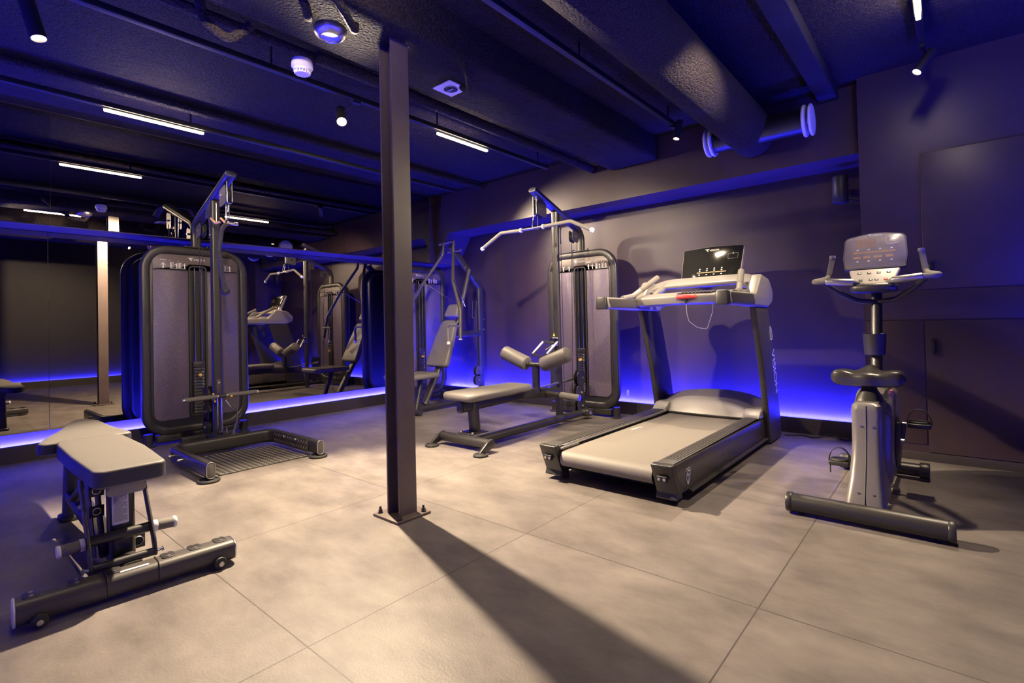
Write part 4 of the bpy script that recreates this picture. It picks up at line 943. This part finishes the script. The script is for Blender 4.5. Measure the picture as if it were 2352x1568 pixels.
# handlebars
for s in (-1, 1):
    P = fillet([(BX+s*.02, 1.66, 1.10), (BX+s*.09, 1.585, 1.128), (BX+s*.20, 1.575, 1.140), (BX+s*.295, 1.585, 1.140), (BX+s*.225, 1.72, 1.165), (BX+s*.205, 1.75, 1.285)], [.03, .06, .035, .04], 6)
    hb = G().tube(P, circ(.0145, 16), upv=(0, 0, 1)).build('handlebar', FOAM, t)
    g = G(); g.cyl((BX+s*.085, 1.582, 1.128), (BX+s*.215, 1.577, 1.140), .0185, 20, bev=.004); g.build('pulse_grip', SATIN, hb)
    G().cyl((BX+s*.205, 1.75, 1.28), (BX+s*.204, 1.751, 1.30), .0165, 16, bev=.003).build('bar_end', SILVER, hb)
    G().tube(fillet([(BX+s*.01, 1.755, 1.02), (BX+s*.09, 1.73, 1.03), (BX+s*.16, 1.66, 1.075), (BX+s*.23, 1.60, 1.135)], .06, 6), circ(.014, 14)).build('support_bar', STEEL, t)
# cranks and pedals
cy, cz = 1.62, .27
for s, py, pz in ((-1, 1.60, .125), (1, 1.64, .365)):
    xa = BX+s*.100
    ck = G().tube([(xa, cy, cz), (xa+s*.012, py, pz)], rrect(.014, .026, .006, 2), upv=(1, 0, 0)).build('crank', STEEL, t)
    G().cyl((xa, cy, cz), (xa+s*.014, cy, cz), .017, 16).build('crank_nut', SATIN, ck)
    px = xa+s*.078
    pd = G(); pd.rbox((px-.048, py-.05, pz-.014), (px+.048, py+.05, pz+.010), .006); pd = pd.build('pedal', DARKP, t)
    g = G(); g.puff([(.045*math.cos(a), .045*math.sin(a)) for a in [2*PI*k/20 for k in range(20)]], pz+.008, pz+.020, .006, Matrix.Translation((px, py, 0)), 3); g.build('pedal_tread', RUBBER, pd)
    g = G(); g.tube([(px+.052*math.cos(PI*k/14), py+.0, pz+.002+.078*math.sin(PI*k/14)) for k in range(15)], rrect(.003, .030, .001, 2), upv=(0, 1, 0)); g.build('toe_strap', RUBBER, pd)
    G().cyl((xa+s*.006, py, pz), (px-s*.046, py, pz), .007, 12).build('spindle', SATIN, pd)
    if s < 0: G().rbox((px-.045, py-.03, pz-.06), (px-.041, py-.015, pz-.01), .001).build('strap_tail', RUBBER, pd)

# ------------------------------------------------------------------ adjustable bench in the left foreground
BY = -1.262
t = thing('weight_bench', 'flat grey padded weight bench with a wide foot bar in the left foreground', 'bench', (-1.4, BY, 0))
o = rpoly([(-.855, BY-.112), (-.855, BY+.112), (-1.25, BY+.138), (-1.60, BY+.136), (-1.70, BY+.110), (-1.70, BY-.095), (-1.60, BY-.112), (-1.25, BY-.118)], [.035, .035, .2, .05, .03, .03, .1, .2], 5)
sp_ = G().puff(o, .378, .446, .010, XY, 4, crown=.002, rb=.016).build('seat_pad', [VINYL], t)
def side_band(o, z0, z1, parent):
    q = inset(o, -.0012); n = len(q); G().add([(x, y, z0) for x, y in q]+[(x, y, z1) for x, y in q], [(i, (i+1) % n, n+(i+1) % n, n+i) for i in range(n)]).build('side_band', VINYL_S, parent)
    G().tube([(x, y, z1+.002) for x, y in inset(o, .003)], circ(.0022, 6), closed=True).build('piping', VINYL_S, parent)
side_band(o, .388, .437, sp_)
o = rpoly([(-1.665, -1.440), (-1.84, -1.385), (-2.06, -1.300), (-2.30, -1.232), (-2.385, -1.19), (-2.365, -1.135), (-2.24, -1.105), (-1.95, -1.10), (-1.66, -1.076)], [.03, .15, .2, .1, .04, .04, .1, .3, .03], 5)
bp2 = G().puff(o, .388, .446, .010, XY, 4, crown=.002, rb=.014).build('back_pad', VINYL, t)
side_band(o, .396, .437, bp2)
# foot bar with bolted plates
fb = G().tube([(-.835, -1.580, .052), (-.800, -.945, .052)], rrect(.100, .075, .026, 4)).build('foot_bar', STEEL2, t)
dv = (V((-.800, -.945, 0))-V((-.835, -1.580, 0))).normalized(); nv = V((dv.y, -dv.x, 0))
def onbar(s): return V((-.835, -1.580, .0895)).lerp(V((-.800, -.945, .0895)), s)
for s_ in (.06, .24, .40, .66, .80, .94):
    c = onbar(s_); Mx = frame(c+nv*(-.012), dv, nv*-1 if False else V((-dv.y, dv.x, 0)), (0, 0, 1))
    bp3 = G().puff(rrect(.045, .060, .014, 4), -.002, .0025, .001, Mx, 2).build('bolt_plate', STEEL, fb)
    for q in (-.016, .016):
        g = G(); p = c+nv*(-.012+q)+V((0, 0, .002)); g.cyl(p, p+V((0, 0, .003)), .006, 12); g.build('bolt_head', SATIN, fb)
for s_ in (.36, .60):
    c = onbar(s_); Mx = frame(V((c.x, c.y, .052)), (nv.x, nv.y, 0), (0, 0, 1), dv); G().tube([(x, y, 0) for x, y in rrect(.103, .078, .027, 4)], circ(.002, 6), upv=(0, 0, 1), closed=True, M=Mx).build('weld_ring', STEEL, fb)
c = onbar(.49); Mx = frame(c+nv*.020+V((0, 0, .0003)), dv, V((-dv.y, dv.x, 0)), (0, 0, 1)); G().puff(rrect(.085, .014, .002, 2), 0, .0008, .0003, Mx, 2).build('name_sticker', STICK, fb)
for s_, sg in ((0.0, -1), (1.0, 1)):
    c = onbar(s_); c.z = .052; Mx = frame(c, (nv.x, nv.y, 0), (0, 0, 1), dv*sg); G().puff(rrect(.102, .077, .027, 4), 0, .008, .004, Mx, 3).build('end_cap', WPLAST if sg < 0 else SATIN, fb)
    q = c-dv*sg*.055+nv*.050; q.z = .024
    g = G(); g.cyl(q+nv*-.012, q+nv*.018, .023, 18, bev=.004); g.build('wheel', RUBBER, fb)
    g = G(); g.cyl(q+nv*.018, q+nv*.026, .009, 10); g.build('wheel_bolt', SATIN, fb)
# spine, post, slanted plates, tubes and foam rollers
G().tube([(-.86, BY, .060), (-1.45, BY, .085), (-1.95, BY, .12)], rrect(.075, .06, .02, 3)).build('spine_tube', STEEL, t)
pst = G().tube([(-.995, BY-.005, .085), (-1.01, BY-.005, .375)], rrect(.088, .055, .022, 4), upv=(1, 0, 0)).build('post', STEEL, t)
Ms = frame((-.9735, BY-.012, .268), (0, 1, 0), V((-.05, 0, 1)).normalized(), V((1, 0, .05)).normalized())
stk = G().puff(rrect(.052, .118, .004, 3), 0, .0012, .0004, Ms, 2).build('instruction_sticker', STICK, pst)
g = G()
for k in range(24):
    wl_ = .044 if k % 6 else .028; g.add([(-.022, .052-.0043*k, .0022), (-.022+wl_, .052-.0043*k, .0022), (-.022+wl_, .0536-.0043*k, .0022), (-.022, .0536-.0043*k, .0022)], [(0, 1, 2, 3)], Ms)
g.build('small_print', LABEL, stk)
G().puff(rrect(.125, .040, .019, 6), -.005, .005, .003, frame((-.915, BY-.005, .352), (0, 1, 0), V((.25, 0, 1)).normalized(), V((1, 0, -.25)).normalized()), 3).build('pad_plate', SILVER, t)
for y, sg in ((BY-.118, -1), (BY+.078, 1)):
    Mx = frame((0, y, 0), (1, 0, 0), (0, 0, 1), (0, -1, 0))
    G().puff(rpoly([(-1.09, .385), (-1.045, .390), (-.885, .150), (-.865, .085), (-.900, .078), (-.935, .150)], [.01, .01, .04, .018, .018, .04], 4), -.004, .004, .002, Mx, 2).build('side_plate', STEEL2, t)
    g = G(); g.cyl((-.885, y+sg*.004, .098), (-.885, y+sg*.026, .098), .006, 10); g.cyl((-.885, y+sg*.020, .098), (-.885, y+sg*.026, .098), .010, 12); g.build('pivot_bolt', CHROME, t)
G().cyl((-.945, BY-.112, .178), (-.945, BY+.072, .178), .019, 18).build('cross_tube', STEEL, t)
G().cyl((-.885, BY-.112, .098), (-.885, BY+.072, .098), .015, 18).build('cross_tube', STEEL, t)
for sg, y0, y1 in ((-1, BY-.124, BY-.198), (1, BY+.084, BY+.160)):
    a_, b_ = V((-.945, y0, .176)), V((-.945, y1, .172))
    fr_ = G().cyl(a_, b_, .0205, 22, bev=.002).build('foot_roller', FOAM, t)
    G().cyl(a_, a_.lerp(b_, .20), .0225, 20, bev=.002).build('roller_collar', WPLAST, fr_)
    G().cyl(a_.lerp(b_, .88), a_.lerp(b_, 1.08), .0225, 20, bev=.006).build('roller_end', WPLAST, fr_)
for y in (BY-.085, BY-.055):
    Mx = frame((0, y, 0), (1, 0, 0), (0, 0, 1), (0, -1, 0)); G().puff(rpoly([(-1.20, .375), (-1.10, .375), (-.98, .10), (-1.08, .08)], .01, 3), -.002, .002, .001, Mx, 2).build('ladder_plate', BLACK, t)
Mx = frame((-1.055, BY-.07, 0), (0, 1, 0), (0, 0, 1), (1, 0, 0))
for z in (.335, .255):
    G().rbox((-.024, z-.022, -.002), (.024, z+.022, .003), .002, Mx).build('ladder_plate', BLACK, t)
    g = G(); g.ring(Mx @ V((0, z, .004)), (1, 0, 0), .013, .002, 20, 6); g.build('hole_rim', SATIN, t)
G().rbox((-1.04, BY-.07, .085), (-1.005, BY+.075, .150), .004).build('adjustment_block', STEEL2, t)
for y in (BY-.030, BY+.050):
    g = G(); g.cyl((-1.006, y, .115), (-1.001, y, .115), .016, 20); g.build('hole', BLACK, t)
    g = G(); g.ring((-1.001, y, .115), (1, 0, 0), .017, .002, 22, 6); g.build('hole_rim', SATIN, t)
# rear leg
secs = [[(-1.965+x*k+dx, BY+.005+y*k2, z) for x, y in rrect(.06, .095, .016, 3)] for z, k, k2, dx in ((.022, 1.25, 1.05, 0), (.20, 1.0, .9, -.01), (.385, .85, .72, -.03))]
G().loft(secs).build('rear_leg', STEEL, t)
G().puff(rrect(.12, .13, .03, 4), 0, .024, .006, Matrix.Translation((-1.965, BY+.005, 0)), 3).build('rear_foot', DARKP, t)
G().tube([(-1.22, BY-.075, .33), (-1.55, BY-.06, .20)], circ(.018, 14)).build('adjusting_strut', STEEL, t)
G().rbox((-1.66, BY-.05, .352), (-.95, BY+.05, .378), .006).build('pad_rail', STEEL, t)
G().rbox((-2.25, BY-.03, .358), (-1.66, BY+.03, .388), .006).build('pad_rail', STEEL, t)
